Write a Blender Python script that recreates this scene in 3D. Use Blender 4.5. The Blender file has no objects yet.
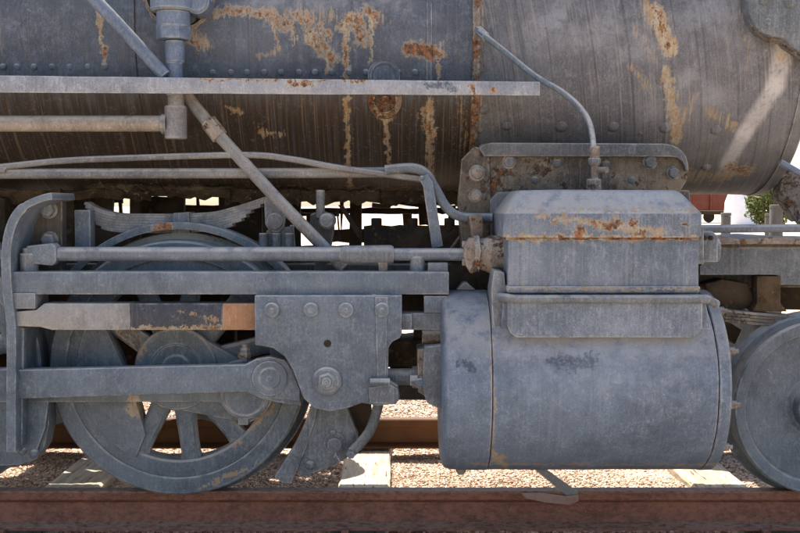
import bpy, bmesh, math, random
from mathutils import Vector, noise
R = math.radians
random.seed(7)
SC = bpy.context.scene
COL = SC.collection
# ------------------------------------------------------------------ camera
F = 1076.0; PITCH = R(3.27); CAM = Vector((0, -4.43, 1.184))
cd = bpy.data.cameras.new('camera'); cam = bpy.data.objects.new('camera', cd); COL.objects.link(cam)
cam.location = CAM; cam.rotation_euler = (R(90) - PITCH, 0, 0)
cd.sensor_width = 36; cd.lens = F / 800 * 36; cd.clip_start = 0.05; cd.clip_end = 5000
SC.camera = cam; SC.render.resolution_x = 1024; SC.render.resolution_y = 682
# ------------------------------------------------------------------ sky and sun
SUN_EL, SUN_AZ = R(58), R(-22)            # sun behind the engine, a little to the left
w = bpy.data.worlds.new('World'); SC.world = w; w.use_nodes = True
nt = w.node_tree; bg = nt.nodes['Background']
sky = nt.nodes.new('ShaderNodeTexSky'); sky.sky_type = 'NISHITA'; sky.sun_disc = False
sky.sun_elevation = SUN_EL; sky.sun_rotation = SUN_AZ; sky.dust_density = 2.0; sky.air_density = 1.0
nt.links.new(sky.outputs[0], bg.inputs[0]); bg.inputs[1].default_value = 0.15
ld = bpy.data.lights.new('sun', 'SUN'); ld.energy = 5.0; ld.angle = R(0.5); ld.color = (1, .95, .87)
lo = bpy.data.objects.new('sun', ld); COL.objects.link(lo)
sd = Vector((math.sin(SUN_AZ) * math.cos(SUN_EL), math.cos(SUN_AZ) * math.cos(SUN_EL), math.sin(SUN_EL)))
lo.rotation_euler = sd.to_track_quat('Z', 'Y').to_euler()
SC.view_settings.view_transform = 'Standard'; SC.view_settings.look = 'None'
SC.view_settings.exposure = 1.13; SC.view_settings.gamma = 1
SC.render.engine = 'CYCLES'; SC.cycles.max_bounces = 8; SC.cycles.use_denoising = True

# ------------------------------------------------------------------ measuring: photo pixel -> point on the plane y
def P(px, py, y):
    dx = (px - 400) / F; dz = (266.5 - py) / F
    c, s = math.cos(PITCH), math.sin(PITCH)
    dy = c + dz * s; dzz = -s + dz * c
    t = (y - CAM.y) / dy
    return (CAM.x + dx * t, y, CAM.z + dzz * t)
def L(n, y): return n * (y - CAM.y) / F     # pixel length at depth y

# ------------------------------------------------------------------ materials
MATS = {}
class NB:
    def __init__(s, name):
        m = bpy.data.materials.new(name); m.use_nodes = True; s.m = m; s.t = m.node_tree
        s.b = s.t.nodes['Principled BSDF']; s.pos = s.n('ShaderNodeNewGeometry').outputs['Position']
    def n(s, ty, **k):
        q = s.t.nodes.new(ty)
        for a, v in k.items(): setattr(q, a, v)
        return q
    def ln(s, a, b): s.t.links.new(a, b)
    def put(s, sock, v):
        if hasattr(v, 'is_output') : s.ln(v, sock)
        else: sock.default_value = v
    def math(s, op, a, b=0.0, c=0.0, clamp=False):
        q = s.n('ShaderNodeMath', operation=op, use_clamp=clamp)
        s.put(q.inputs[0], a); s.put(q.inputs[1], b); s.put(q.inputs[2], c); return q.outputs[0]
    def scale(s, v, sx, sy, sz, off=(0, 0, 0), rot=(0, 0, 0)):
        q = s.n('ShaderNodeMapping'); s.ln(v, q.inputs[0]); q.inputs['Scale'].default_value = (sx, sy, sz)
        q.inputs['Location'].default_value = off; q.inputs['Rotation'].default_value = rot; return q.outputs[0]
    def noise(s, v, sc, det=6, rough=.6, dist=0.0):
        q = s.n('ShaderNodeTexNoise'); s.ln(v, q.inputs['Vector']); q.inputs['Scale'].default_value = sc
        q.inputs['Detail'].default_value = det; q.inputs['Roughness'].default_value = rough; q.inputs['Distortion'].default_value = dist
        return q.outputs['Fac']
    def ramp(s, f, a, b):              # smooth step a..b -> 0..1
        q = s.n('ShaderNodeMapRange', interpolation_type='SMOOTHSTEP'); s.put(q.inputs[0], f)
        q.inputs[1].default_value = a; q.inputs[2].default_value = b; return q.outputs[0]
    def mix(s, f, a, b):
        q = s.n('ShaderNodeMix', data_type='RGBA'); s.put(q.inputs[0], f)
        for k, v in ((6, a), (7, b)):
            if hasattr(v, 'is_output'): s.ln(v, q.inputs[k])
            else: q.inputs[k].default_value = (*v, 1)
        return q.outputs[2]
    def sep(s, v):
        q = s.n('ShaderNodeSeparateXYZ'); s.ln(v, q.inputs[0]); return q.outputs
    def capsule(s, xz, a, b, r, soft):
        """soft mask round the segment a-b in the x-z plane"""
        ab = Vector((b[0] - a[0], 0, b[1] - a[1])); l2 = max(ab.dot(ab), 1e-8)
        pa = s.n('ShaderNodeVectorMath', operation='SUBTRACT'); s.ln(xz, pa.inputs[0]); pa.inputs[1].default_value = (a[0], 0, a[1])
        d = s.n('ShaderNodeVectorMath', operation='DOT_PRODUCT'); s.ln(pa.outputs[0], d.inputs[0]); d.inputs[1].default_value = ab / l2
        t = s.math('MULTIPLY', d.outputs['Value'], 1.0, clamp=True)
        sc = s.n('ShaderNodeVectorMath', operation='SCALE'); sc.inputs[0].default_value = ab; s.ln(t, sc.inputs['Scale'])
        df = s.n('ShaderNodeVectorMath', operation='DISTANCE'); s.ln(pa.outputs[0], df.inputs[0]); s.ln(sc.outputs[0], df.inputs[1])
        return s.ramp(df.outputs['Value'], r + soft, max(r - soft, 0))

RUST_D = (.055, .022, .012); RUST_O = (.30, .115, .035); TAN = (.36, .27, .17)

def paint(name, a, b, rust=.0, streak=.3, dust_toplight=.5, chips=.3, rough=.60, bump=.32, stains=(), dirt_shade_below=None, streakcol=(.30, .29, .27), slant=0.0, wear=.5, edge=.010, lowstreak=None, mott=.22):
    if name in MATS: return MATS[name]
    s = NB(name); pos = s.pos
    n1 = s.noise(pos, 2.3, 7, .62); n2 = s.noise(pos, 14, 7, .7, .4); n3 = s.noise(pos, 75, 4, .7); n4 = s.noise(s.scale(pos, 1, 1, .35), 110, 3, .7)
    c = s.mix(s.ramp(n1, .38, .64), a, b)
    lt = tuple(min(1, x * 1.7 + .045) for x in b); dk = tuple(x * .42 for x in a)
    c = s.mix(s.math('MULTIPLY', s.ramp(n2, .46, .68), mott), c, lt)
    c = s.mix(s.math('MULTIPLY', s.ramp(s.noise(s.scale(pos, 1, 1, 1, (5, 3, 9)), 5.5, 8, .72), .48, .70), .30 + mott * .5), c, dk)
    # chalky brush marks running down
    c = s.mix(s.math('MULTIPLY', s.ramp(n4, .48, .66), s.math('MULTIPLY', s.ramp(n2, .30, .65), .30)), c, lt)
    grit = s.noise(pos, 210, 3, .8)
    c = s.mix(s.math('MULTIPLY', s.ramp(grit, .52, .66), .30), c, lt)
    c = s.mix(s.math('MULTIPLY', s.ramp(grit, .48, .34), .40), c, dk)
    c = s.mix(s.math('MULTIPLY', s.math('MULTIPLY', s.ramp(n4, .48, .34), s.ramp(n1, .6, .4)), .22), c, dk)
    sp = s.scale(pos, 1, .05, 1, rot=(0, slant, 0))
    st = s.noise(s.scale(sp, 105, 1, 1.5), 1.0, 6, .62, .1)
    stm = s.math('MULTIPLY', s.ramp(st, .50, .66), s.ramp(s.noise(pos, 3.3, 4), .34, .58))
    c = s.mix(s.math('MULTIPLY', stm, streak), c, streakcol)
    st2 = s.noise(s.scale(sp, 58, 1, .8, (7, 0, 3)), 1.0, 5, .62)
    c = s.mix(s.math('MULTIPLY', s.ramp(st2, .50, .68), streak), c, dk)
    if dirt_shade_below:  # brown grime low down; on the jacket it also paints in shade
        z0, z1, dcol, amt = dirt_shade_below
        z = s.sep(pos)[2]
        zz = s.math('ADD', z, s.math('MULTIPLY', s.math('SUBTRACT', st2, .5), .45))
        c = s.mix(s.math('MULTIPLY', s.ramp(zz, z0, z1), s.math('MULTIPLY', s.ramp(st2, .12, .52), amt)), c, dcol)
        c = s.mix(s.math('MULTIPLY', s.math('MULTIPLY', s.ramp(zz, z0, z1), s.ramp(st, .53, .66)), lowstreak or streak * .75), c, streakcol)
    ch = s.math('MULTIPLY', s.ramp(n3, .57, .64), s.ramp(n2, .42, .60))
    c = s.mix(s.math('MULTIPLY', ch, chips * .55), c, (.40, .39, .37))
    nrm = s.n('ShaderNodeNewGeometry').outputs['Normal']
    nz = s.sep(nrm)[2]
    dm = s.math('MULTIPLY', s.ramp(nz, .12, .70), s.ramp(s.noise(pos, 18, 5, .7), .22, .55))
    c = s.mix(s.math('MULTIPLY', dm, min(1, dust_toplight * 1.4)), c, (.46, .42, .36))  # dusty tan on upward faces, strengthened to paint sky light onto the tops
    if wear > 0:     # paint rubbed pale along the edges
        bv = s.n('ShaderNodeBevel'); bv.samples = 4; bv.inputs['Radius'].default_value = edge
        dt = s.n('ShaderNodeVectorMath', operation='DOT_PRODUCT'); s.ln(bv.outputs[0], dt.inputs[0]); s.ln(nrm, dt.inputs[1])
        em = s.math('MULTIPLY', s.ramp(dt.outputs['Value'], .992, .88), s.ramp(n2, .38, .60))
        c = s.mix(s.math('MULTIPLY', em, min(1, wear * 1.35)), c, s.mix(s.ramp(n1, .42, .58), (.58, .57, .54), (.52, .44, .33)))
    rn = s.math('ADD', s.math('MULTIPLY', s.noise(pos, 7, 7, .7, .3), .6), s.math('MULTIPLY', s.noise(pos, 38, 6, .75), .4))
    rm = s.ramp(rn, .66 - rust * .32, .71 - rust * .32) if rust > 0 else None
    xz = s.scale(pos, 1, 0, 1)
    wob = s.n('ShaderNodeTexNoise'); s.ln(pos, wob.inputs['Vector']); wob.inputs['Scale'].default_value = 30; wob.inputs['Detail'].default_value = 6; wob.inputs['Roughness'].default_value = .7
    w1 = s.n('ShaderNodeVectorMath', operation='SUBTRACT'); s.ln(wob.outputs['Color'], w1.inputs[0]); w1.inputs[1].default_value = (.5, .5, .5)
    w2 = s.n('ShaderNodeVectorMath', operation='MULTIPLY_ADD'); s.ln(w1.outputs[0], w2.inputs[0]); w2.inputs[1].default_value = (.085, 0, .085); s.ln(xz, w2.inputs[2])
    xzw = w2.outputs[0]
    patchy = s.math('ADD', s.math('MULTIPLY', s.noise(s.scale(pos, 1, 1, .55, (3, 1, 2)), 26, 7, .75, .3), .45), s.math('MULTIPLY', s.noise(s.scale(pos, 1, 1, .6), 85, 5, .75), .55))
    patchy = s.math('ADD', s.math('MULTIPLY', patchy, 2.0), -.5)
    runs = s.math('ADD', s.math('MULTIPLY', patchy, .55), s.math('MULTIPLY', s.math('ADD', s.math('MULTIPLY', s.noise(s.scale(pos, 90, 1, 5), 1.0, 6, .7), 2.0), -.5), .45))
    for kind, pa, pb, r, soft, thr in stains:
        thr -= .02
        cp = s.capsule(xz if kind in ('white', 'bloom') else xzw, pa, pb, r, soft)
        val = s.math('ADD', s.math('MULTIPLY', cp, .5), patchy)
        gate = s.ramp(cp, 0.0, .3)
        m = s.math('MULTIPLY', s.ramp(val, thr, thr + .10), gate)
        if kind == 'tan' and name in ('boiler_jacket_paint', 'smokebox_paint'):
            m = s.math('MULTIPLY', s.ramp(s.math('ADD', s.math('MULTIPLY', cp, .5), runs), thr - .02, thr + .16), gate)
        if kind == 'rust':
            thr += .04; m = s.math('MULTIPLY', s.ramp(val, thr, thr + .10), gate)
            h = s.math('MULTIPLY', s.ramp(val, thr - .26, thr - .02), gate)
            c = s.mix(s.math('MULTIPLY', h, .6), c, s.mix(s.ramp(n3, .45, .6), (.40, .35, .25), (.34, .21, .10)))
            m = s.math('MULTIPLY', s.ramp(val, thr - .02, thr + .16), gate)
            rm = m if rm is None else s.math('MAXIMUM', rm, m)
        elif kind == 'tan': c = s.mix(s.math('MULTIPLY', m, .7), c, s.mix(s.ramp(patchy, .42, .60), (.40, .35, .25), (.33, .21, .10)))
        elif kind == 'white':
            c = s.mix(s.math('MULTIPLY', s.math('MULTIPLY', s.ramp(s.math('ADD', cp, s.math('MULTIPLY', st, .5)), .50, 1.15), .62), s.ramp(s.noise(pos, 60, 4), .1, .55)), c, (.50, .48, .47))
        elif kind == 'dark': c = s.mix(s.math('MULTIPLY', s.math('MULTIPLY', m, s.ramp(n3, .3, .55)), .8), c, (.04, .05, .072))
        elif kind == 'bloom': c = s.mix(s.math('MULTIPLY', cp, s.math('MULTIPLY', s.ramp(n2, .3, .62), .34)), c, (.34, .35, .38))
    if rm is not None:
        rc = s.mix(s.ramp(s.noise(pos, 42, 6, .75), .40, .60), RUST_D, RUST_O)
        rc = s.mix(s.math('MULTIPLY', s.ramp(n3, .56, .66), .6), rc, TAN)
        c = s.mix(s.math('MULTIPLY', rm, .93), c, rc)
    s.ln(c, s.b.inputs['Base Color'])
    ro = s.math('ADD', rough - .14, s.math('MULTIPLY', n2, .34))
    if rm is not None: ro = s.math('ADD', ro, s.math('MULTIPLY', rm, .25), clamp=True)
    s.ln(ro, s.b.inputs['Roughness']); s.b.inputs['Specular IOR Level'].default_value = .42
    h = s.math('ADD', s.math('MULTIPLY', n2, .6), s.math('MULTIPLY', n3, .45))
    h = s.math('ADD', h, s.math('MULTIPLY', n1, 1.2)); h = s.math('ADD', h, s.math('MULTIPLY', grit, .22))
    if rm is not None: h = s.math('ADD', h, s.math('MULTIPLY', s.math('MULTIPLY', rm, patchy), .9))
    bp = s.n('ShaderNodeBump'); bp.inputs['Strength'].default_value = bump; bp.inputs['Distance'].default_value = .014
    s.ln(h, bp.inputs['Height']); s.ln(bp.outputs[0], s.b.inputs['Normal'])
    MATS[name] = s.m; return s.m

def simple(name, a, b, sc=20, rough=.85, bump=.5, stretch=(1, 1, 1), spots=None, dist=.01, dust_toplight=None):
    if name in MATS: return MATS[name]
    s = NB(name); v = s.scale(s.pos, *stretch)
    n1 = s.noise(v, sc, 7, .68, .3); n2 = s.noise(v, sc * .13, 4)
    c = s.mix(s.ramp(s.math('ADD', s.math('MULTIPLY', n1, .6), s.math('MULTIPLY', n2, .4)), .38, .62), a, b)
    if spots: c = s.mix(s.ramp(s.noise(v, sc * 3, 4), .6, .68), c, spots)
    if dust_toplight:
        nz = s.sep(s.n('ShaderNodeNewGeometry').outputs['Normal'])[2]; c = s.mix(s.math('MULTIPLY', s.ramp(nz, .3, .9), s.ramp(n1, .3, .6)), c, dust_toplight)
    s.ln(c, s.b.inputs['Base Color']); s.b.inputs['Roughness'].default_value = rough
    s.b.inputs['Specular IOR Level'].default_value = .25
    bp = s.n('ShaderNodeBump'); bp.inputs['Strength'].default_value = bump; bp.inputs['Distance'].default_value = dist
    s.ln(n1, bp.inputs['Height']); s.ln(bp.outputs[0], s.b.inputs['Normal'])
    MATS[name] = s.m; return s.m

def SP(kind, ax, ay, bx, by, r, y=.05, soft=None, thr=.72):
    a = P(ax, ay, y); b = P(bx, by, y); r = L(r, y)
    return (kind, (a[0], a[2]), (b[0], b[2]), r * .6, r * .6 if soft is None else soft, thr)

G1 = (.070, .087, .107); G2 = (.122, .143, .165)
M_grey = paint('grey_paint', G1, G2, .02, .15, .55, .3)
M_cyl = paint('cylinder_paint', (.080, .106, .146), (.130, .168, .222), .0, .14, .4, .6, rough=.46, bump=.55, streakcol=(.33, .34, .35),
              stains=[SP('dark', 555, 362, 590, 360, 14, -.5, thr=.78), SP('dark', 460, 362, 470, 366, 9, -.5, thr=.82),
                      SP('tan', 492, 452, 505, 466, 9, -.4, thr=.84), SP('tan', 722, 330, 728, 450, 4, -.4, thr=.80), SP('tan', 490, 300, 492, 460, 2.5, -.45, thr=.86), SP('tan', 640, 400, 720, 448, 12, -.45, thr=1.14), SP('bloom', 520, 380, 690, 378, 26, -.5), SP('bloom', 510, 352, 700, 350, 8, -.5),
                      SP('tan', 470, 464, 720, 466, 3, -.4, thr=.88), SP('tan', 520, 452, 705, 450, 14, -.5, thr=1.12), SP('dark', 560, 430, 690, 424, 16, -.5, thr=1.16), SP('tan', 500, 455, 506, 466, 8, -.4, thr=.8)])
M_chest = paint('chest_paint', (.098, .122, .156), (.165, .194, .232), .0, .26, .45, .6, rough=.46, bump=.55, streakcol=(.36, .36, .36),
                stains=[SP('rust', 577, 230, 579, 234, 7, -.48, thr=.70), SP('rust', 603, 225, 616, 223, 8, -.48, thr=.80), SP('rust', 591, 221, 595, 228, 4, -.48, thr=.80), SP('rust', 628, 221, 631, 224, 5, -.48, thr=.72), SP('rust', 637, 232, 641, 235, 6, -.48, thr=.8), SP('rust', 545, 236, 700, 237, 4, -.48, thr=.98), SP('tan', 560, 224, 650, 226, 14, -.48, thr=1.14),
                        SP('rust', 681, 224, 682, 224, 3, -.48, thr=.66), SP('rust', 553, 221, 554, 222, 3, -.48, thr=.7),
                        SP('tan', 505, 238, 700, 238, 4, -.48, thr=.74), SP('tan', 505, 288, 700, 289, 4, -.48, thr=.82), SP('tan', 500, 209, 700, 210, 3, -.48, thr=.84),
                        SP('tan', 540, 216, 660, 232, 9, -.48, thr=.88)])
M_rod = paint('rod_paint', (.076, .098, .124), (.125, .152, .180), .0, .1, .7, .4, rough=.5)
M_pipe = paint('pipe_paint', (.10, .10, .105), (.18, .178, .175), .03, .05, .6, .4)
M_bluepipe = paint('blue_paint', (.085, .115, .17), (.115, .15, .205), .0, .1, .3, .15, rough=.45)
M_board = paint('board_edge_paint', (.19, .205, .235), (.30, .312, .335), .05, .25, .6, .5,
                stains=[SP('rust', 290, 82, 310, 84, 7, -.2, thr=.80), SP('rust', 200, 80, 380, 79, 3, -.2, thr=.88), SP('rust', 472, 85, 474, 95, 4, -.2, thr=.74), SP('dark', 430, 84, 455, 88, 7, -.2, thr=.8),
                        SP('rust', 355, 81, 362, 80, 4, -.2, thr=.8), SP('rust', 492, 90, 494, 92, 4, -.2, thr=.75)])
BR = [SP('rust', 222, 12, 242, 11, 9, thr=.86), SP('rust', 250, 12, 262, 16, 8, thr=.90), SP('rust', 268, 16, 288, 26, 13, thr=.90), SP('rust', 296, 16, 302, 20, 8, thr=.88), SP('rust', 306, 18, 313, 42, 10, thr=.92), SP('rust', 313, 38, 332, 58, 13, thr=.88),
      SP('rust', 320, 24, 328, 34, 8, thr=.92), SP('rust', 342, 28, 352, 18, 9, thr=.9), SP('rust', 355, 18, 363, 42, 11, thr=.85), SP('rust', 366, 12, 376, 16, 9, thr=.82), SP('rust', 410, 48, 430, 52, 10, thr=.66), SP('rust', 436, 52, 440, 56, 7, thr=.8),
      SP('tan', 205, 14, 300, 14, 20, thr=.98), SP('tan', 300, 14, 380, 20, 26, thr=.96), SP('tan', 225, 40, 300, 60, 22, thr=1.08), SP('tan', 272, 25, 278, 50, 4, thr=.80), SP('tan', 293, 22, 294, 46, 4, thr=.84), SP('tan', 346, 24, 347, 76, 4.5, thr=.66), SP('tan', 372, 20, 372, 60, 4, thr=.84), SP('tan', 328, 50, 328, 74, 5, thr=.8),
      SP('tan', 260, 55, 275, 52, 9, thr=.90), SP('tan', 100, 12, 105, 68, 4, thr=.78), SP('rust', 103, 50, 104, 54, 5, thr=.7), SP('tan', 440, 45, 438, 78, 7, thr=.86), SP('rust', 346, 50, 347, 70, 4, thr=.86),
      SP('tan', 346, 96, 345, 190, 6, thr=.80), SP('tan', 385, 110, 388, 160, 6, thr=.86), SP('tan', 226, 108, 238, 110, 6, thr=.84), SP('tan', 258, 130, 278, 132, 7, thr=.86), SP('tan', 192, 32, 208, 46, 12, thr=.84), SP('rust', 190, 40, 200, 46, 7, thr=.9),
      SP('tan', 430, 100, 433, 190, 9, thr=.82), SP('rust', 425, 110, 431, 130, 8, thr=.84), SP('tan', 382, 110, 388, 116, 14, thr=.84), SP('tan', 460, 95, 470, 190, 14, thr=.98), SP('tan', 0, 170, 470, 196, 26, thr=1.08), SP('rust', 60, 188, 470, 192, 12, thr=1.06),
      SP('bloom', 250, 0, 400, 4, 18)]
SR = [SP('tan', 645, 5, 672, 50, 20, thr=.90), SP('rust', 655, 8, 668, 46, 11, thr=.92), SP('tan', 655, 10, 670, 50, 14, thr=.72), SP('tan', 636, 30, 655, 58, 16, thr=.98), SP('tan', 668, 72, 688, 140, 11, thr=.78), SP('tan', 700, 95, 690, 118, 12, thr=.94), SP('tan', 632, 66, 650, 84, 11, thr=.96),
      SP('white', 784, 46, 779, 85, 15, soft=.048), SP('white', 779, 85, 757, 130, 13, soft=.045), SP('white', 757, 130, 748, 160, 10, soft=.045), SP('tan', 784, 38, 782, 56, 15, thr=.84), SP('tan', 560, 184, 760, 172, 18, thr=.88), SP('rust', 500, 150, 470, 190, 12, thr=.84), SP('rust', 752, 165, 775, 168, 8, thr=.86),
      SP('bloom', 560, 20, 640, 44, 30), SP('bloom', 690, 80, 715, 92, 16), SP('bloom', 700, 10, 760, 20, 34), SP('tan', 712, 108, 742, 124, 14, thr=.94), SP('tan', 480, 0, 480, 150, 9, thr=.92), SP('tan', 740, 10, 750, 70, 12, thr=1.0)]
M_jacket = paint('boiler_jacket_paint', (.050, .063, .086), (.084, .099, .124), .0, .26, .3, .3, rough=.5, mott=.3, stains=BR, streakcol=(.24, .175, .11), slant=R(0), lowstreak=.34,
                 dirt_shade_below=(1.70, 1.58, (.026, .015, .008), .94))  # sooty brown, deepened so the colour holds the shade under the running board
M_smoke = paint('smokebox_paint', (.085, .088, .100), (.145, .148, .163), .0, .62, .3, .2, stains=SR, streakcol=(.26, .235, .20), slant=R(10), dirt_shade_below=(1.62, 1.25, (.13, .11, .09), .55))
M_band = paint('rusty_band_paint', (.15, .12, .09), (.24, .18, .12), .5, .3, .3, .5, bump=.8)
M_grime = paint('grimy_flange_paint', (.05, .036, .025), (.19, .145, .10), .38, .3, .4, .5, bump=1.0)
M_flange = paint('flange_paint', (.095, .108, .122), (.175, .186, .195), .03, .3, .5, .5, bump=.5)
M_lip = paint('lip_paint', (.07, .072, .076), (.125, .122, .12), .16, .3, .4, .4, bump=.7)
M_gland = paint('rusty_gland_paint', (.15, .11, .08), (.30, .25, .20), .36, .2, .4, .6, bump=1.0)
M_wheel = paint('wheel_paint', (.060, .079, .098), (.118, .138, .156), .0, .1, .5, .25, rough=.55,
                stains=[SP('tan', 122, 330, 138, 352, 15, -.1, thr=.80), SP('dark', 124, 332, 132, 342, 9, -.1, thr=.7), SP('tan', 140, 398, 132, 412, 12, -.1, thr=.7), SP('tan', 200, 488, 258, 464, 6, -.1, thr=.92), SP('tan', 160, 452, 240, 445, 18, -.1, thr=1.0), SP('tan', 250, 430, 280, 400, 14, -.1, thr=.98), SP('rust', 160, 228, 170, 226, 6, 0, thr=.70)])
M_guide = paint('worn_guide_paint', (.16, .155, .15), (.27, .255, .235), .0, .1, .7, .4,
                stains=[SP('bloom', 95, 308, 98, 330, 14, -.3)])
M_bare = paint('bare_guide_steel', (.014, .018, .03), (.04, .044, .055), .0, .1, .3, .3, rough=.5,
               stains=[SP('tan', 130, 329, 225, 329, 4, -.3, thr=.74), SP('tan', 180, 312, 222, 322, 9, -.3, thr=1.0), SP('rust', 205, 328, 226, 328, 5, -.3, thr=.86)])
M_orange = paint('orange_rust_steel', (.24, .12, .055), (.33, .17, .08), .25, .1, .2, .2)
M_black = simple('plain_black', (.012, .009, .007), (.03, .02, .013), 12, .7)
M_dark = simple('sooty_iron', (.028, .02, .014), (.075, .05, .03), 9, .9, .8, spots=(.11, .07, .035))
M_crud = simple('brown_crud', (.045, .028, .016), (.13, .085, .045), 16, .95, 1.0, spots=(.20, .15, .10), dist=.03)
M_darkgrey = paint('dark_frame_paint', (.032, .028, .024), (.07, .058, .046), .12, .2, .5, .2, bump=.6)
M_rail = simple('rusty_rail_steel', (.13, .050, .030), (.25, .105, .062), 60, .66, .4, (.6, 1, 1), spots=(.25, .13, .09), dist=.008, dust_toplight=(.33, .20, .14))
M_rail2 = simple('brown_rail_steel', (.10, .05, .024), (.15, .075, .036), 7, .8, .35)
M_wood = simple('weathered_sleeper_wood', (.32, .255, .175), (.56, .48, .36), 22, .95, .6, (1.0, .1, 1.0), spots=(.13, .09, .055))
M_ground = simple('pale_ground', (.52, .39, .27), (.64, .49, .36), 30, .95, .8)
M_redcar = simple('red_wagon_paint', (.13, .035, .022), (.17, .05, .03), 2, .7, .2)
M_white = simple('white_paint', (.72, .72, .74), (.82, .82, .82), 2, .6, .2)
M_post = simple('grey_post_wood', (.07, .065, .055), (.13, .12, .105), 12, .9, .6, (1, 1, .2))
M_strap = simple('pinkish_strap_steel', (.20, .12, .09), (.30, .19, .15), 20, .7, .3)
M_bark = simple('bark', (.09, .065, .045), (.15, .11, .08), 10)
M_leaf = simple('bush_leaf', (.10, .12, .03), (.17, .19, .05), 3, .7, .2)

# gravel: colour per stone
def stone_mat():
    s = NB('gravel_stone')
    at = s.n('ShaderNodeAttribute', attribute_name='tint'); f = at.outputs['Fac']
    c = s.n('ShaderNodeValToRGB'); s.ln(f, c.inputs[0]); e = c.color_ramp.elements
    e[0].color = (.26, .14, .085, 1); e[1].color = (.76, .64, .50, 1); e[1].position = 1
    for p, q in ((.15, (.46, .30, .20)), (.5, (.62, .45, .32)), (.75, (.70, .52, .38))):
        k = e.new(p); k.color = (*q, 1)
    s.ln(c.outputs[0], s.b.inputs['Base Color']); s.b.inputs['Roughness'].default_value = .9
    return s.m
M_stone = stone_mat()

# ------------------------------------------------------------------ mesh builder
class MB:
    def __init__(s): s.v = []; s.f = []
    def add(s, vs, fs):
        o = len(s.v); s.v += [tuple(v) for v in vs]; s.f += [tuple(i + o for i in f) for f in fs]; return s
    def box(s, x0, x1, y0, y1, z0, z1):
        v = [(x, y, z) for x in (x0, x1) for y in (y0, y1) for z in (z0, z1)]
        return s.add(v, [(0, 1, 3, 2), (4, 6, 7, 5), (0, 4, 5, 1), (2, 3, 7, 6), (0, 2, 6, 4), (1, 5, 7, 3)])
    def pbox(s, px0, px1, py0, py1, ya, yb):
        """box whose front face (plane ya) covers the photo rectangle"""
        a = P(px0, py1, ya); b = P(px1, py0, ya); return s.box(a[0], b[0], ya, yb, a[2], b[2])
    def prism(s, poly, y0, y1):
        n = len(poly)
        v = [(x, y0, z) for x, z in poly] + [(x, y1, z) for x, z in poly]
        f = [tuple(range(n)), tuple(range(2 * n - 1, n - 1, -1))] + [(i, i + n, (i + 1) % n + n, (i + 1) % n) for i in range(n)]
        return s.add(v, f)
    def pprism(s, pts, y0, y1):
        return s.prism([(P(a, b, y0)[0], P(a, b, y0)[2]) for a, b in pts], y0, y1)
    def lathe(s, c, axis, prof, n=32, a0=0, a1=2 * math.pi, close=False):
        """prof: (along, radius)"""
        full = abs(a1 - a0 - 2 * math.pi) < 1e-6; k = n if full else n + 1; vs = []; fs = []
        for i in range(k):
            a = a0 + (a1 - a0) * i / n; ca, sa = math.cos(a), math.sin(a)
            for t, r in prof:
                if axis == 'y': vs.append((c[0] + r * ca, c[1] + t, c[2] + r * sa))
                elif axis == 'x': vs.append((c[0] + t, c[1] + r * ca, c[2] + r * sa))
                else: vs.append((c[0] + r * ca, c[1] + r * sa, c[2] + t))
        m = len(prof); rng = range(m if close else m - 1)
        for i in range(n):
            j = (i + 1) % k
            for q in rng:
                q2 = (q + 1) % m; fs.append((i * m + q, j * m + q, j * m + q2, i * m + q2))
        s.add(vs, fs)
        if full and not close:
            o = len(s.v) - len(vs)
            if prof[0][1] > 1e-6: s.f.append(tuple(o + i * m for i in range(k)))
            if prof[-1][1] > 1e-6: s.f.append(tuple(o + i * m + m - 1 for i in range(k - 1, -1, -1)))
        return s
    def sweep(s, pts, sect):
        """sect: closed list of (u,v); frame from the path tangent"""
        pts = [Vector(p) for p in pts]; n = len(sect); vs = []
        up = Vector((0, 1, 0))
        for i, p in enumerate(pts):
            t = (pts[min(i + 1, len(pts) - 1)] - pts[max(i - 1, 0)]).normalized()
            a = up - t * up.dot(t)
            if a.length < .05: a = Vector((1, 0, 0)) - t * t.x
            a.normalize(); b = t.cross(a)
            vs += [p + a * u + b * v for u, v in sect]
        fs = [(i * n + k, i * n + (k + 1) % n, (i + 1) * n + (k + 1) % n, (i + 1) * n + k) for i in range(len(pts) - 1) for k in range(n)]
        fs += [tuple(range(n - 1, -1, -1)), tuple((len(pts) - 1) * n + k for k in range(n))]
        return s.add(vs, fs)
    def tube(s, pts, r, n=14):
        return s.sweep(pts, [(r * math.cos(2 * math.pi * k / n), r * math.sin(2 * math.pi * k / n)) for k in range(n)])
    def rough(s, amp, sc=9):
        s.v = [tuple(Vector(v) + noise.noise_vector(Vector(v) * sc) * amp + noise.noise_vector(Vector(v) * sc * 4) * amp * .4) for v in s.v]; return s

def smooth_path(pts, k=8):
    pts = [Vector(p) for p in pts]; out = []
    for i in range(len(pts) - 1):
        p0 = pts[max(i - 1, 0)]; p1 = pts[i]; p2 = pts[i + 1]; p3 = pts[min(i + 2, len(pts) - 1)]
        for j in range(k):
            t = j / k
            out.append(.5 * ((2 * p1) + (p2 - p0) * t + (2 * p0 - 5 * p1 + 4 * p2 - p3) * t * t + (3 * p1 - p0 - 3 * p2 + p3) * t ** 3))
    return out + [pts[-1]]
def PP(pts, y): return [P(a, b, y if len(r) == 0 else r[0]) for a, b, *r in pts]

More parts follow.
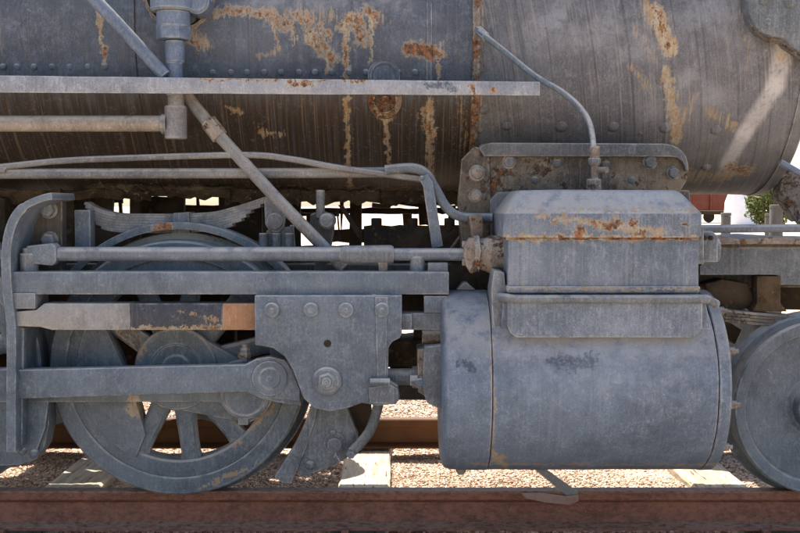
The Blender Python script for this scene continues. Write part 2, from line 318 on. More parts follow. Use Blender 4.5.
WL = {}
def link(name, me, parent, wc):
    o = bpy.data.objects.new(name, me); COL.objects.link(o)
    if parent is not None: o.parent = parent; o.location = Vector(wc) - WL[parent.name]
    else: o.location = wc
    WL[o.name] = Vector(wc); return o
def obj(name, mb, mat, parent=None, bev=0.0, seg=2, label=None, sub=0, flat=False):
    vs = [Vector(v) for v in mb.v]
    lo_ = Vector([min(v[i] for v in vs) for i in range(3)]); hi = Vector([max(v[i] for v in vs) for i in range(3)]); c = (lo_ + hi) / 2
    me = bpy.data.meshes.new(name); me.from_pydata([v - c for v in vs], [], mb.f); me.materials.append(mat)
    bm = bmesh.new(); bm.from_mesh(me)
    bmesh.ops.remove_doubles(bm, verts=bm.verts, dist=1e-6)
    bmesh.ops.recalc_face_normals(bm, faces=bm.faces)
    if bev > 0:
        es = [e for e in bm.edges if len(e.link_faces) == 2 and e.calc_face_angle(0) > R(38)]
        if es: bmesh.ops.bevel(bm, geom=es, offset=bev, segments=seg, profile=.5, affect='EDGES', clamp_overlap=True)
    bm.to_mesh(me); bm.free()
    if not flat:
        me.polygons.foreach_set('use_smooth', [True] * len(me.polygons)); me.set_sharp_from_angle(angle=R(32))
    o = link(name, me, parent, c)
    if label: o['label'] = label
    return o
def dup(o, wc, parent=None, name=None):
    return link(name or o.name.split('.')[0], o.data, parent if parent is not None else o.parent, wc)
def thing(name, label, cat, loc=(0, 0, 0), group=None):
    o = bpy.data.objects.new(name, None); COL.objects.link(o); o.location = loc; o.empty_display_size = .1
    WL[o.name] = Vector(loc); o['label'] = label; o['category'] = cat
    if group: o['group'] = group
    return o
def hexhead(cx, cz, y0, r, h, n=6, rot=.3):
    m = MB(); m.lathe((cx, y0, cz), 'y', [(0, r * 1.25), (-.004, r * 1.25), (-.004, r * 1.22)], 20)
    m.lathe((cx, y0 - .004, cz), 'y', [(0, r), (-h * .8, r), (-h, r * .8), (-h, 0)], n, rot, rot + 2 * math.pi); return m
def dome(cx, cz, y0, r, h=None, n=16):
    h = h or r * .7
    return MB().lathe((cx, y0, cz), 'y', [(.01, r), (0, r)] + [(-h * math.sin(R(a)), r * math.cos(R(a))) for a in (20, 40, 60, 78)] + [(-h, 0)], n)
_proto = {}
def bolt(px, py, y, r, parent, mat=None, name='bolt', h=None, kind='hex', nrm=None):
    """bolt or rivet head with its base on plane y at photo pixel"""
    mat = mat or M_grey; c = P(px, py, y); rr = L(r, y)
    key = (kind, round(rr, 4), mat.name, name)
    if key not in _proto or not True:
        m = hexhead(0, 0, 0, rr, h or rr * .9) if kind == 'hex' else dome(0, 0, 0, rr, h)
        o = obj(name, m, mat, parent, bev=rr * .08 if kind == 'hex' else 0); _proto[key] = o.data
        off = WL[o.name].copy(); _proto[key, 'o'] = off; wc = Vector(c) + off
        o.location = wc - WL[parent.name]; WL[o.name] = wc
    else:
        o = link(name, _proto[key], parent, Vector(c) + _proto[key, 'o'])
    o.rotation_euler.y = random.uniform(0, 6.28)
    if nrm is not None:                                   # tilt so the head stands off a curved shell
        o.rotation_euler = (nrm, random.uniform(-.3, .3) if kind == 'hex' else 0, 0)
    return o

# ------------------------------------------------------------------ ground, sleepers, rails
GZ = -.17
g = MB(); g.add([(-400, -300, 0), (400, -300, 0), (400, 900, 0), (-400, 900, 0)], [(0, 1, 2, 3)])
gr = obj('ground', g, M_ground); gr.location.z = GZ - .052; gr['kind'] = 'structure'
import numpy as np
def gravel(n, x0, x1, y0, y1, smin, smax, seed, name, zc=GZ - .046):
    g_ = np.random.default_rng(seed); U = g_.uniform
    x = U(x0, x1, n); y = U(y0, y1, n); r = smin + (smax - smin) * g_.random(n) ** 2.6
    z = zc + .006 * np.sin(x * 5.1 + np.sin(y * 4) * 2) + .006 * np.sin(y * 7.3 + x * 2) + U(0, .006, n)
    a = U(0, 3.14, n); ca, sa = np.cos(a), np.sin(a); t1, t2 = U(-.5, .5, n), U(-.5, .5, n); o1 = np.ones(n); z0 = np.zeros(n)
    dirs = [(o1, z0, z0), (-o1, z0, z0), (z0, o1, z0), (z0, -o1, z0), (t1, t2, o1), (-t1, -t2, -o1)]
    rx, ry, rz = r * U(.8, 1.3, n), r * U(.6, 1.1, n), r * U(.4, .7, n); V = np.empty((n, 6, 3))
    for k, (u, v, w_) in enumerate(dirs):
        u, v = u * rx, v * ry
        V[:, k, 0] = x + u * ca - v * sa; V[:, k, 1] = y + u * sa + v * ca; V[:, k, 2] = z + w_ * rz + u * t1 * .4
    octf = np.array([(0, 2, 4), (2, 1, 4), (1, 3, 4), (3, 0, 4), (2, 0, 5), (1, 2, 5), (3, 1, 5), (0, 3, 5)])
    Fc = (np.arange(n)[:, None, None] * 6 + octf[None]).reshape(-1).astype(np.int32)
    me = bpy.data.meshes.new(name); me.vertices.add(n * 6); me.vertices.foreach_set('co', V.reshape(-1).astype(np.float32))
    me.loops.add(n * 24); me.loops.foreach_set('vertex_index', Fc); me.polygons.add(n * 8)
    me.polygons.foreach_set('loop_start', np.arange(0, n * 24, 3, dtype=np.int32)); me.update(calc_edges=True); me.validate()
    me.materials.append(M_stone)
    at = me.attributes.new('tint', 'FLOAT', 'POINT'); at.data.foreach_set('value', np.repeat(g_.random(n), 6).astype(np.float32))
    o = bpy.data.objects.new(name, me); COL.objects.link(o); o['kind'] = 'stuff'
    return o
o = gravel(165000, -3.3, 3.0, .1, 1.6, .0035, .014, 1, 'gravel')
o['label'] = 'pinkish tan gravel ballast lying between the two rails'; o['category'] = 'gravel'
o = gravel(70000, -3.2, 3.0, 1.4, 4.2, .006, .018, 2, 'gravel')
o['label'] = 'sunlit gravel spread out behind the far rail'; o['category'] = 'gravel'
o = gravel(9000, -2.3, 2.3, -1.2, .1, .009, .02, 3, 'gravel')
o['label'] = 'shaded gravel in front of the near rail'; o['category'] = 'gravel'

sl = [(-1.585, 'pale wooden sleeper under the large spoked wheel', .27), (-.175, 'cracked wooden sleeper below the brake shoe, half in shadow', .25), (1.55, 'wooden sleeper below the front truck wheel', .27),
      ]
for i, (sx, lab, wd) in enumerate(sl):
    t = thing('railway_sleeper', lab, 'sleeper', (sx, .75, GZ), 'sleepers under the rails')
    m = MB(); nx, ny = 22, 90; vs = []; rnd = random.Random(i + 5)
    # worn top with lengthwise checks
    for j in range(ny + 1):
        for k in range(nx + 1):
            x = sx - wd / 2 + wd * k / nx + .006 * noise.noise(Vector((k * 9.1, j * .25, i)))
            z = GZ + (.0 if 0 < k < nx else -.012) + .003 * noise.noise(Vector((x * 60, j * .12, 3)))
            if k == 5 + i % 2 and noise.noise(Vector((k, j * .12, i * 3))) > .12: z -= .008
            vs.append((x, -.55 + 2.6 * j / ny, z))
    fs = [(j * (nx + 1) + k, j * (nx + 1) + k + 1, (j + 1) * (nx + 1) + k + 1, (j + 1) * (nx + 1) + k) for j in range(ny) for k in range(nx)]
    m.add(vs, fs)
    n0 = len(vs)
    m.box(sx - wd / 2 + .001, sx + wd / 2 - .001, -.549, 2.049, GZ - .16, GZ - .022)
    # side skirts
    for kk, sgn in ((0, -1), (nx, 1)):
        for j in range(ny):
            a = vs[j * (nx + 1) + kk]; b = vs[(j + 1) * (nx + 1) + kk]
            m.add([a, b, (b[0], b[1], GZ - .15), (a[0], a[1], GZ - .15)], [(0, 1, 2, 3)])
    obj('beam', m, M_wood, t)
    for ry in (0, 1.5):
        for dx, dy in ((-.05, -.085), (.05, .085)):
            c = (sx + dx, ry + dy, GZ)
            k = MB().box(c[0] - .009, c[0] + .009, c[1] - .009, c[1] + .009, GZ - .03, GZ + .012); k.box(c[0] - .016, c[0] + .016, c[1] - .018, c[1] + .018, GZ + .012, GZ + .024)
            obj('spike', k, M_rail, t, .003)

RP = [(-.036, 0 - .006), (-.030, 0), (.030, 0), (.036, -.006), (.036, -.034), (.030, -.042), (.009, -.052), (.008, -.118), (.014, -.132), (.066, -.146), (.068, -.156), (-.068, -.156), (-.066, -.146), (-.014, -.132), (-.008, -.118), (-.009, -.052), (-.030, -.042), (-.036, -.034)]
def rail(y, lab, mat, name='rail'):
    m = MB(); xs = [i * .5 for i in range(-44, 45)]; n = len(RP); vs = []
    for x in xs: vs += [(x, y + a, b) for a, b in RP]
    m.add(vs, [(i * n + k, i * n + (k + 1) % n, (i + 1) * n + (k + 1) % n, (i + 1) * n + k) for i in range(len(xs) - 1) for k in range(n)])
    o = obj(name, m, mat); o['label'] = lab; o['category'] = 'rail'; o['group'] = 'rails of the track'; return o
r1 = rail(0, 'near rusty rail along the bottom, the wheels standing on it', M_rail)
r2 = rail(1.5, 'far brown rail seen behind the wheels and cylinder', M_rail2)
c = P(368, 514, -.008)
obj('rail_tag', MB().lathe((c[0], -.008, c[2]), 'y', [(0, .012), (-.008, .011), (-.010, 0)], 10), M_rail, r1)

# ------------------------------------------------------------------ the locomotive
LO = thing('steam_locomotive', 'weathered blue-grey steam locomotive with rust patches, standing on the track', 'locomotive', (0, .75, 0))
def part(name, mb, mat, bev=0.0, parent=None, **k): return obj(name, mb, mat, parent or LO, bev, **k)
# boiler: axis along x
BY, BZ = .75, 1.94; BRJ, BRS = .715, .705
xs_ = P(476, 80, .05)[0]; xr = P(429, 120, .05)[0]; xe = 1.70
def shell(x0, x1, r, n=200, nx=60, amp=.0):
    m = MB(); vs = []; fs = []
    for i in range(nx + 1):
        x = x0 + (x1 - x0) * i / nx
        for k in range(n):
            a = 2 * math.pi * k / n
            rr = r + amp * noise.noise(Vector((x * 1.8, a * 2.2, 4))) + amp * .25 * noise.noise(Vector((x * 7, a * 9, 1)))
            vs.append((x, BY + rr * math.cos(a), BZ + rr * math.sin(a)))
    fs = [(i * n + k, i * n + (k + 1) % n, (i + 1) * n + (k + 1) % n, (i + 1) * n + k) for i in range(nx) for k in range(n)]
    fs += [tuple(range(n)), tuple(nx * n + k for k in range(n - 1, -1, -1))]
    return m.add(vs, fs)
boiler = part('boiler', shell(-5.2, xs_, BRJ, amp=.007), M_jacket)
smokebox = part('smokebox', shell(xs_ + .001, xe, BRS, nx=40, amp=.004), M_smoke)
# front edge ring of the smokebox
part('smokebox_ring', MB().lathe((xe, BY, BZ), 'x', [(-.03, BRS - .03), (-.03, BRS + .006), (.02, BRS + .004), (.03, BRS - .01), (.03, BRS - .1)], 120), M_smoke, parent=smokebox)
part('smokebox_front', MB().lathe((xe + .03, BY, BZ), 'x', [(0, BRS - .05), (.02, BRS - .08), (.03, .45), (.03, 0)], 80), M_smoke, parent=smokebox)
def ring(x, wd, r, t, mat, par):
    m = MB(); n = 160
    for i in range(n):
        pass
    m.lathe((x, BY, BZ), 'x', [(-wd / 2, r - .01), (-wd / 2, r + t * .6), (-wd * .3, r + t), (wd * .3, r + t), (wd / 2, r + t * .6), (wd / 2, r - .01)], n)
    m.rough(.0025, 14); return part('boiler_band', m, mat, parent=par)
ring(xs_, L(7, .05), BRJ, .012, M_band, boiler)
ring(xr, L(5, .05), BRJ, .004, M_jacket, boiler)
xj = P(136, 40, .05)[0]; ring(xj, .004, BRJ, .0045, M_dark, boiler)
def surf_y(z, r): 
    d = r * r - (z - BZ) ** 2
    return BY - math.sqrt(max(d, 0))
def onboiler(px, py, r=BRJ):
    y = .05
    for _ in range(12):
        z = P(px, py, y)[2]; y = surf_y(z, r)
    return y, math.asin(max(-1, min(1, (z - BZ) / r)))
for px in [3, 17, 34, 52, 70, 88, 105] + [213, 231, 247, 264, 281, 299, 315, 332, 349, 366, 398, 415]:
    y, a = onboiler(px, 67 if px < 200 else 72.5); bolt(px, 67 if px < 200 else 72.5, y + .001, 3.4, boiler, M_grey, 'rivet', L(2.6, 0), 'dome', -a)
for px, py, r in [(507, 126, 5.5), (561, 127, 6.5), (613, 127, 6), (665, 128, 6.5), (716, 130, 6), (706, 167, 5), (480, 130, 4), (462, 112, 4.5), (484, 110, 5), (640, 133, 3)]:
    if px < 475: continue
    y, a = onboiler(px, py, BRS); bolt(px, py, y + .004, r, smokebox, M_smoke, 'rivet', None, 'dome', -a)
for px, py in [(740, 12), (742, 18), (739, 30), (747, 60), (766, 50)]:
    y, a = onboiler(px, py, BRS); bolt(px, py, y + .002, 2, smokebox, M_smoke, 'rivet', None, 'dome', -a)
# round washout plug under the running board
y, a = onboiler(385, 100)
c = P(385, 101, y); pl = MB().lathe(c, 'y', [(.05, L(17, y)), (-.012, L(17, y)), (-.02, L(14, y)), (-.02, L(11, y)), (-.004, L(10, y)), (-.004, L(5, y)), (-.03, L(4.5, y)), (-.03, 0)], 28).rough(.002, 20)
part('washout_plug', pl, M_band, .0, parent=boiler)
y, a = onboiler(385, 73); c = P(384, 76, y)
part('plug_flange', MB().lathe(c, 'y', [(.04, L(16, y)), (-.008, L(16, y)), (-.012, L(13, y)), (-.006, L(10, y)), (-.012, L(4, y)), (-.012, 0)], 28), M_jacket, parent=boiler)
# ragged opening with valve at the top left
y, a = onboiler(180, -4); c = P(180, -6, y)
m = MB(); n = 44; vs = []
for k in range(n):
    a = 2 * math.pi * k / n; r0 = L(33, y) * (1 + .10 * noise.noise(Vector((math.cos(a) * 2, math.sin(a) * 2, 8)))); r1_ = r0 + L(3.5, y) * (1 + noise.noise(Vector((k * .8, 2, 3))))
    for rr, yy in ((r0, 0.02), (r0, -.012), (r1_, -.010), (r1_, .02)):
        z = c[2] + rr * math.sin(a); vs.append((c[0] + rr * math.cos(a), surf_y(z, BRJ) + yy, z))
m.add(vs, [(k * 4 + q, ((k + 1) % n) * 4 + q, ((k + 1) % n) * 4 + (q + 1) % 4, k * 4 + (q + 1) % 4) for k in range(n) for q in range(4)])
part('torn_jacket_edge', m, M_band, parent=boiler)
m = MB(); vs = [(c[0], surf_y(c[2], BRJ) - .006, c[2])]
for k in range(n):
    a = 2 * math.pi * k / n; rr = L(33, y); z = c[2] + rr * math.sin(a); vs.append((c[0] + rr * math.cos(a), surf_y(z, BRJ) - .005, z))
m.add(vs, [(0, k + 1, (k + 1) % n + 1) for k in range(n)]); part('boiler_opening', m, M_black, parent=boiler)  # flat disc over an uncut shell; the hole's darkness is its colour
VY = -.10
m = MB()
def vcyl(m, px0, px1, py0, py1, y, n=24, b=.004):
    c = P((px0 + px1) / 2, py1, y); t = P((px0 + px1) / 2, py0, y); r = L((px1 - px0) / 2, y)
    return m.lathe((c[0], y, c[2]), 'z', [(0, r - b), (b, r), (t[2] - c[2] - b, r), (t[2] - c[2], r - b)], n)
vb = part('check_valve', vcyl(MB(), 157, 190, 12, 28, VY), M_bluepipe)
part('valve_cap', vcyl(MB(), 151, 193, -14, 12, VY, 24, .008), M_bluepipe, parent=vb)
part('hex_nut', vcyl(MB(), 156, 191, 27, 40, VY, 6), M_bluepipe, .003, parent=vb)
part('gasket', vcyl(MB(), 160, 188, 9, 13, VY - .001), M_gland, parent=vb)
part('side_boss', MB().lathe(P(198, 3, VY + .02), 'y', [(0.08, L(12, 0)), (-.03, L(12, 0)), (-.04, L(9, 0)), (-.04, 0)], 20), M_bluepipe, parent=vb)
part('valve_stem', vcyl(vcyl(MB(), 165.5, 184.5, 41, 63, VY), 166.5, 183, 61, 96, VY + .001), M_bluepipe, parent=vb)
part('valve_mount', MB().tube([P(175, 5, VY), P(176, 5, .2)], L(14, 0)), M_bluepipe, parent=vb)
# tee and pipes below the board
te = part('pipe_tee', vcyl(vcyl(MB(), 165, 187, 106, 139, VY, 24, .005), 168, 184, 92, 107, VY + .001), M_pipe)
part('collar', MB().lathe(P(162, 124, VY), 'x', [(-.0, L(10, VY)), (.02, L(10, VY)), (.02, 0)], 20), M_pipe, parent=te)
part('feed_pipe', MB().tube(PP([(-700, 124), (166, 123.5)], VY), L(8, VY), 20), paint('tan_pipe_paint', (.19, .16, .13), (.27, .23, .19), .04, .1, .5, .4))
dp = part('injector_pipe', MB().tube(smooth_path([P(40, -48, -.14), P(95, 0, -.14), P(165, 76, -.14)], 4), L(6.5, -.14), 16), M_bluepipe)
d2 = part('delivery_pipe', MB().tube([P(180, 88, -.05), P(214, 130, -.06), P(275, 197, -.10), P(344, 268, -.14)], L(6.3, -.1), 16), M_pipe)
part('pipe_coupling', MB().tube([P(208, 122, -.055), P(213, 128, -.06), P(220, 137, -.065)], L(8.5, -.06), 8).rough(.002, 30), M_gland, parent=d2)
part('long_pipe', MB().tube([P(-700, 175.5, -.04), P(300, 173, -.04), P(422, 172, -.04)], L(5.2, -.04), 16), M_pipe)
part('sagging_pipe', MB().tube(smooth_path([P(-700, 176, -.06), P(-60, 172, -.06), P(0, 167, -.06), P(60, 161, -.06), P(130, 158, -.07), P(245, 155, -.08), P(290, 159, -.08), P(340, 168, -.08), P(420, 179, -.08)], 8), L(3.2, -.06), 12), M_pipe)
part('bent_pipe', MB().tube(smooth_path([P(385, 170, -.1), P(412, 168, -.1), P(426, 174, -.1), P(436, 190, -.1), P(447, 208, -.1), P(462, 217, -.1), P(492, 218, -.1)], 8), L(5, -.1), 14), M_grey)
lk = part('hanger_link', MB().pprism([(418, 178), (428, 174), (433, 183), (443, 246), (432, 248), (423, 186)], -.14, -.125), M_rod, .002)
bolt(422, 178, -.14, 2.5, lk, M_rod, 'pin', None, 'dome')
# running board
y0 = -.19
m = MB(); a = P(-300, 76.5, y0); nseg = 60; vs = []; x1 = P(540, 82, y0)[0]; x0 = P(-800, 80, y0)[0]
for i in range(nseg + 1):
    t = i / nseg; x = x0 + (x1 - x0) * t; px = -800 + 1340 * t
    zt = P(px, 75.5 + 6.3 * max(px, 0) / 540, y0)[2]; zb = P(px, 92.5 + 3 * max(px, 0) / 540, y0)[2]
    zt += .0018 * noise.noise(Vector((x * 6, 0, 1))); zb += .0018 * noise.noise(Vector((x * 5, 5, 1)))
    vs += [(x, y0, zt), (x, y0, zb), (x, y0 + .012, zb), (x, y0 + .012, zt - .012), (x, .06, zt - .012), (x, .06, zt)]
m.add(vs, [(i * 6 + k, i * 6 + (k + 1) % 6, (i + 1) * 6 + (k + 1) % 6, (i + 1) * 6 + k) for i in range(nseg) for k in range(6)] + [(0, 1, 2, 3, 4, 5), tuple(nseg * 6 + k for k in range(6))])
rb = part('running_board', m, M_board, .0025)
# smokebox saddle flange
m = MB()
def rounded(pts, r=0, k=5): return pts
fx = [(471, 166), (474, 152), (481, 144), (494, 143), (664, 144.5), (672, 146), (679, 149), (684.5, 154.5), (688, 163), (688.5, 172), (686, 182), (680, 193), (672, 202), (470, 204)]
sdl = part('saddle_flange', MB().pprism(fx, -.015, .12).rough(.003, 12), M_grime, .006)
fx2 = [(479, 148), (484, 144), (492, 142.5), (664, 143.5), (672, 144.8), (678, 147.5), (683, 151.5), (686.5, 157), (688.5, 164), (689, 171), (686, 171), (684.5, 165), (681.5, 160.5), (677, 157.8), (670, 156.8), (484, 156.5)]
part('flange_lip', MB().pprism(fx2, -.05, -.01), M_lip, .006, parent=sdl)
for px, py, r in [(509, 162, 5.6), (557, 163, 5), (606, 165, 5), (650, 162, 6), (673, 173, 5.6), (600, 150, 4), (535, 180, 4), (632, 180, 4)]: bolt(px, py, -.014, r, sdl, M_lip, 'bolt', None, 'hex' if r > 5.3 else 'dome')
side = part('saddle_side', MB().pprism([(462, 160), (474, 146), (489, 150), (491, 200), (488, 250), (462, 250), (458, 200)], -.03, .1).rough(.005, 10), M_grime, .006)
for px, py, r in [(477, 173, 6.5), (475, 196, 5.5)]: bolt(px, py, -.034, r, side, M_gland, 'bolt')
part('saddle', MB().pprism([(495, 190), (690, 190), (700, 300), (495, 300)], .06, 1.3), M_darkgrey, .01)
# cylinder block
CY, CR = -.20, .352; cz = P(600, 379, CY)[2]; cxr = P(733, 379, CY - CR)[0]; cxl = P(493, 379, CY - CR)[0]; cx0 = P(443, 379, CY - CR)[0]
def barrel(prof, n=160, amp=.0028): return MB().lathe((0, CY, cz), 'x', prof, n).rough(amp, 5)
steps = [(cxl + (cxr - .05 - cxl) * i / 24, CR) for i in range(25)]
cyl = part('cylinder', barrel([(cxl, CR - .05), (cxl, CR - .004), (cxl + .003, CR)] + steps[1:-1] + [(cxr - .052, CR), (cxr - .050, CR - .003)] + [(cxr - .050, CR - .05)]), M_cyl)
part('cylinder_seam', barrel([(cxr - .0505, .1), (cxr - .0505, CR - .008), (cxr - .046, CR - .008), (cxr - .046, .1)], amp=0), M_black, parent=cyl)
part('front_cylinder_cover', barrel([(cxr - .046, .1), (cxr - .046, CR - .002), (cxr - .042, CR + .002), (cxr - .006, CR + .001), (cxr, CR - .006), (cxr + .006, CR - .05), (cxr + .012, .2), (cxr + .012, 0)], amp=.001), M_cyl, parent=cyl)
part('rear_cylinder_cover', barrel([(cx0 + .03, 0), (cx0 + .0, .12), (cx0 + .001, CR - .045), (cx0 + .006, CR - .022), (cx0 + .018, CR - .008), (cx0 + .04, CR - .001), (cx0 + .08, CR + .002), (cxl - .003, CR + .002), (cxl - .003, CR - .03)], amp=.001), M_cyl, parent=cyl)
for a in range(0, 360, 36):
    aa = R(a + 8); yy = CY + (CR - .035) * math.cos(aa); zz = cz + (CR - .035) * math.sin(aa)
    obj('stud', MB().lathe((cxr + .004, yy, zz), 'x', [(0, .016), (.022, .015), (.024, .009), (.036, .009), (.037, 0)], 12), M_gland, cyl)
c = P(461, 468, CY); part('drain_cock', MB().lathe((c[0], CY - .0, cz - CR - .03), 'z', [(0, .012), (.012, .02), (.05, .022)], 12), M_gland, .0, parent=cyl)
# jacket panel rising from the barrel
yj = CY - CR + .003
pj = [(508, 304), (703, 304), (704.5, 322), (701, 333), (693, 337.5), (530, 338.5), (517, 336.5), (510, 329)]
# bend the panel to hug the barrel at its foot
m = MB(); a0 = P(508, 338, yj); a1 = P(704, 300, yj); vs = []; nx, nz = 24, 10
for i in range(nz + 1):
    z = a0[2] + (a1[2] - a0[2]) * i / nz; yb = CY - math.sqrt(max(CR ** 2 - (z - cz) ** 2, 0)); y = min(yb, CY - CR + .026 - .000) - .0045
    cut = {0: .035, 1: .012, 2: .004}.get(i, 0)
    for k in range(nx + 1):
        x = a0[0] + cut + (a1[0] - a0[0] - 2 * cut) * k / nx; vs.append((x, y, z))
n0 = len(vs); vs += [(x, y + .05, z) for x, y, z in vs]
fs = [(i * (nx + 1) + k, i * (nx + 1) + k + 1, (i + 1) * (nx + 1) + k + 1, (i + 1) * (nx + 1) + k) for i in range(nz) for k in range(nx)]
bord = [k for k in range(nx + 1)] + [(i + 1) * (nx + 1) + nx for i in range(nz)] + [nz * (nx + 1) + k for k in range(nx - 1, -1, -1)] + [i * (nx + 1) for i in range(nz - 1, 0, -1)]
fs += [(bord[i], bord[(i + 1) % len(bord)], bord[(i + 1) % len(bord)] + n0, bord[i] + n0) for i in range(len(bord))]
part('jacket_panel', m.add(vs, fs), M_chest, .0015, parent=cyl)
# block between barrel and chest
part('valve_saddle', MB().pprism([(503, 300), (706, 300), (712, 330), (500, 330)], -.47, .1), M_cyl, .01)
# ledge moulding
m = MB(); yl = -.535; pts = [P(500, 297, -.46), P(508, 298, yl + .01), P(520, 299, yl), P(600, 299, yl), P(695, 299, yl), P(706, 299, yl + .02), P(716, 304, -.47)]
part('chest_moulding', MB().tube(smooth_path(pts, 6), L(4.5, yl), 14), M_flange)
# steam chest
YC = -.495
ch = part('steam_chest', MB().pprism([(508, 294), (508, 236), (699, 236), (699, 294)], YC, -.06), M_chest, .008, seg=3)
m = MB(); a = P(508, 293, YC - .012); b = P(699, 286, YC - .012); part('chest_shoulder', MB().pprism([(490, 200), (498, 192), (512, 192), (512, 262), (492, 262)], -.08, -.02).rough(.003, 12), M_lip, .006, parent=ch); part('chest_foot', MB().box(a[0] - .004, b[0] + .004, YC - .010, -.06, a[2], b[2]), M_chest, .005, parent=ch)
# lid: skirt + sloped top
def lid():
    m = MB(); yf = YC - .022; sk0 = P(503, 237.5, yf); sk1 = P(704, 212, yf); zt = P(600, 190.5, -.40)[2]; yb = -.04
    def loop(x0, x1, ya, yb_, z, r):
        pts = []
        for cx, cy, s in ((x1 - r, yb_ - r, 0), (x0 + r, yb_ - r, 90), (x0 + r, ya + r, 180), (x1 - r, ya + r, 270)):
            for q in range(5): pts.append((cx + r * math.cos(R(s + q * 22.5)), cy + r * math.sin(R(s + q * 22.5)), z))
        return pts
    xl, xr_ = sk0[0], sk1[0]
    ls = [loop(xl + .02, xr_ - .02, yf + .02, yb - .02, sk0[2], .02), loop(xl, xr_, yf, yb, sk0[2], .035), loop(xl, xr_, yf, yb, sk1[2] - .006, .035), loop(xl + .005, xr_ - .004, yf + .005, yb, sk1[2], .035),
          loop(xl + .055, xr_ - .055, yf + .07, yb - .04, zt - .010, .05), loop(xl + .065, xr_ - .075, yf + .085, yb - .05, zt, .05), loop(xl + .2, xr_ - .2, yf + .2, yb - .1, zt + .004, .05)]
    n = len(ls[0]); vs = [p for l in ls for p in l]
    fs = [(i * n + k, i * n + (k + 1) % n, (i + 1) * n + (k + 1) % n, (i + 1) * n + k) for i in range(len(ls) - 1) for k in range(n)] + [tuple(range(n)), tuple((len(ls) - 1) * n + k for k in range(n))]
    return m.add(vs, fs).rough(.0015, 9)
part('chest_lid', lid(), M_chest, .003, parent=ch)
part('lid_gasket', MB().pprism([(506, 240), (506, 236), (702, 236), (702, 240)], YC - .008, -.06), M_band, .001, parent=ch)
# valve rod gland behind chest
gl = part('valve_gland', MB().lathe(P(474, 254, -.26), 'x', [(0, L(9, -.26)), (.0, L(17, -.26)), (.018, L(18, -.26)), (.022, L(15, -.26)), (.045, L(17, -.26)), (.06, L(19, -.26)), (.10, L(18, -.26)), (.125, L(19.5, -.26)), (.15, L(17, -.26))], 28).rough(.006, 17).rough(.002, 60), M_gland)
part('gland_flange', MB().pprism([(465, 246), (470, 238), (476, 238), (478, 254), (477, 272), (471, 274), (466, 266), (464, 256)], -.30, -.20).rough(.003, 16), M_gland, .006, parent=gl)
part('gland_bracket', MB().pprism([(469, 216), (482, 214), (484, 226), (483, 242), (472, 243), (471, 228)], -.22, -.12).rough(.005, 18), M_grime, .006, parent=gl)
part('gland_nut', MB().lathe(P(462, 262, -.24), 'x', [(0, L(4, -.2)), (.03, L(4, -.2))], 6), M_gland, .002, parent=gl)
part('gland_nut', MB().lathe(P(462, 244, -.24), 'x', [(0, L(3.5, -.2)), (.03, L(3.5, -.2))], 6), M_gland, .002, parent=gl)
part('gland_web', MB().pprism([(494, 270), (505, 272), (507, 300), (505, 325), (496, 338), (492, 320), (491, 290)], -.46, -.3).rough(.004, 18), M_flange, .006)
part('lifting_lug', MB().pprism([(457, 290), (463, 283), (467, 282), (471, 286), (476, 290)], -.22, -.14).rough(.002, 20), M_flange, .004)
part('cavity_casting', MB().pprism([(446, 276), (452, 264), (500, 262), (500, 305), (446, 305)], -.02, .1).rough(.005, 12), M_dark, .005)
# oil pipe
op = part('lubricator_pipe', MB().tube(smooth_path([P(478, 29, .04), P(485, 36, -.02), P(505, 52, -.04), P(535, 76, -.06), P(562, 92, -.1), P(580, 108, -.15), P(590, 125, -.2), P(594, 150, -.28)], 8), L(3, -.05), 12), M_rod)
part('pipe_nut', MB().tube([P(476, 28, .05), P(486, 37, -.02)], L(4.6, 0), 6), M_rod, parent=op)
ov = part('oil_valve', vcyl(vcyl(vcyl(MB(), 589.5, 599.5, 146, 166, -.28), 591, 598, 160, 182, -.28), 586.5, 601.5, 179, 194, -.28, 8), M_gland)
part('valve_tap', MB().tube([P(596, 170, -.28), P(607, 170, -.33)], L(3, -.3), 10), M_gland, parent=ov)
part('valve_nut', vcyl(MB(), 588, 601, 158, 164, -.279, 6), M_flange, .002, parent=ov)
# valve rod
VR = -.22
vr = part('valve_rod', MB().tube([P(50, 254, VR), P(345, 254, VR)], L(7.2, VR), 20), M_rod)
part('rod_sleeve', MB().lathe(P(340, 254.5, VR), 'x', [(0, L(7.2, VR)), (.02, L(9, VR)), (.20, L(9.5, VR)), (.21, L(8, VR))], 20), M_flange, parent=vr)
part('rod_extension', MB().tube([P(385, 254.5, VR), P(470, 254.5, VR)], L(6.4, VR), 18), M_rod, parent=vr)
part('rod_end', MB().pprism([(26, 246), (52, 243), (56, 247), (56, 262), (52, 266), (34, 264), (26, 258)], VR - .035, VR + .035), M_rod, .007, parent=vr)
part('rod_pin', vcyl(vcyl(MB(), 20.5, 38.5, 253, 276, VR - .01), 23, 36, 248, 254, VR - .009), M_flange, parent=vr)
part('rod_guide_post', vcyl(MB(), 410, 425, 256, 273, VR), M_flange, parent=vr)
part('rod_guide_block', MB().pbox(428, 448, 263, 273, VR - .05, VR + .04), M_flange, .004, parent=vr)
part('sleeve_block', MB().pprism([(378, 262), (388, 262), (387, 271), (379, 271)], VR - .02, VR + .04), M_gland, .002, parent=vr)
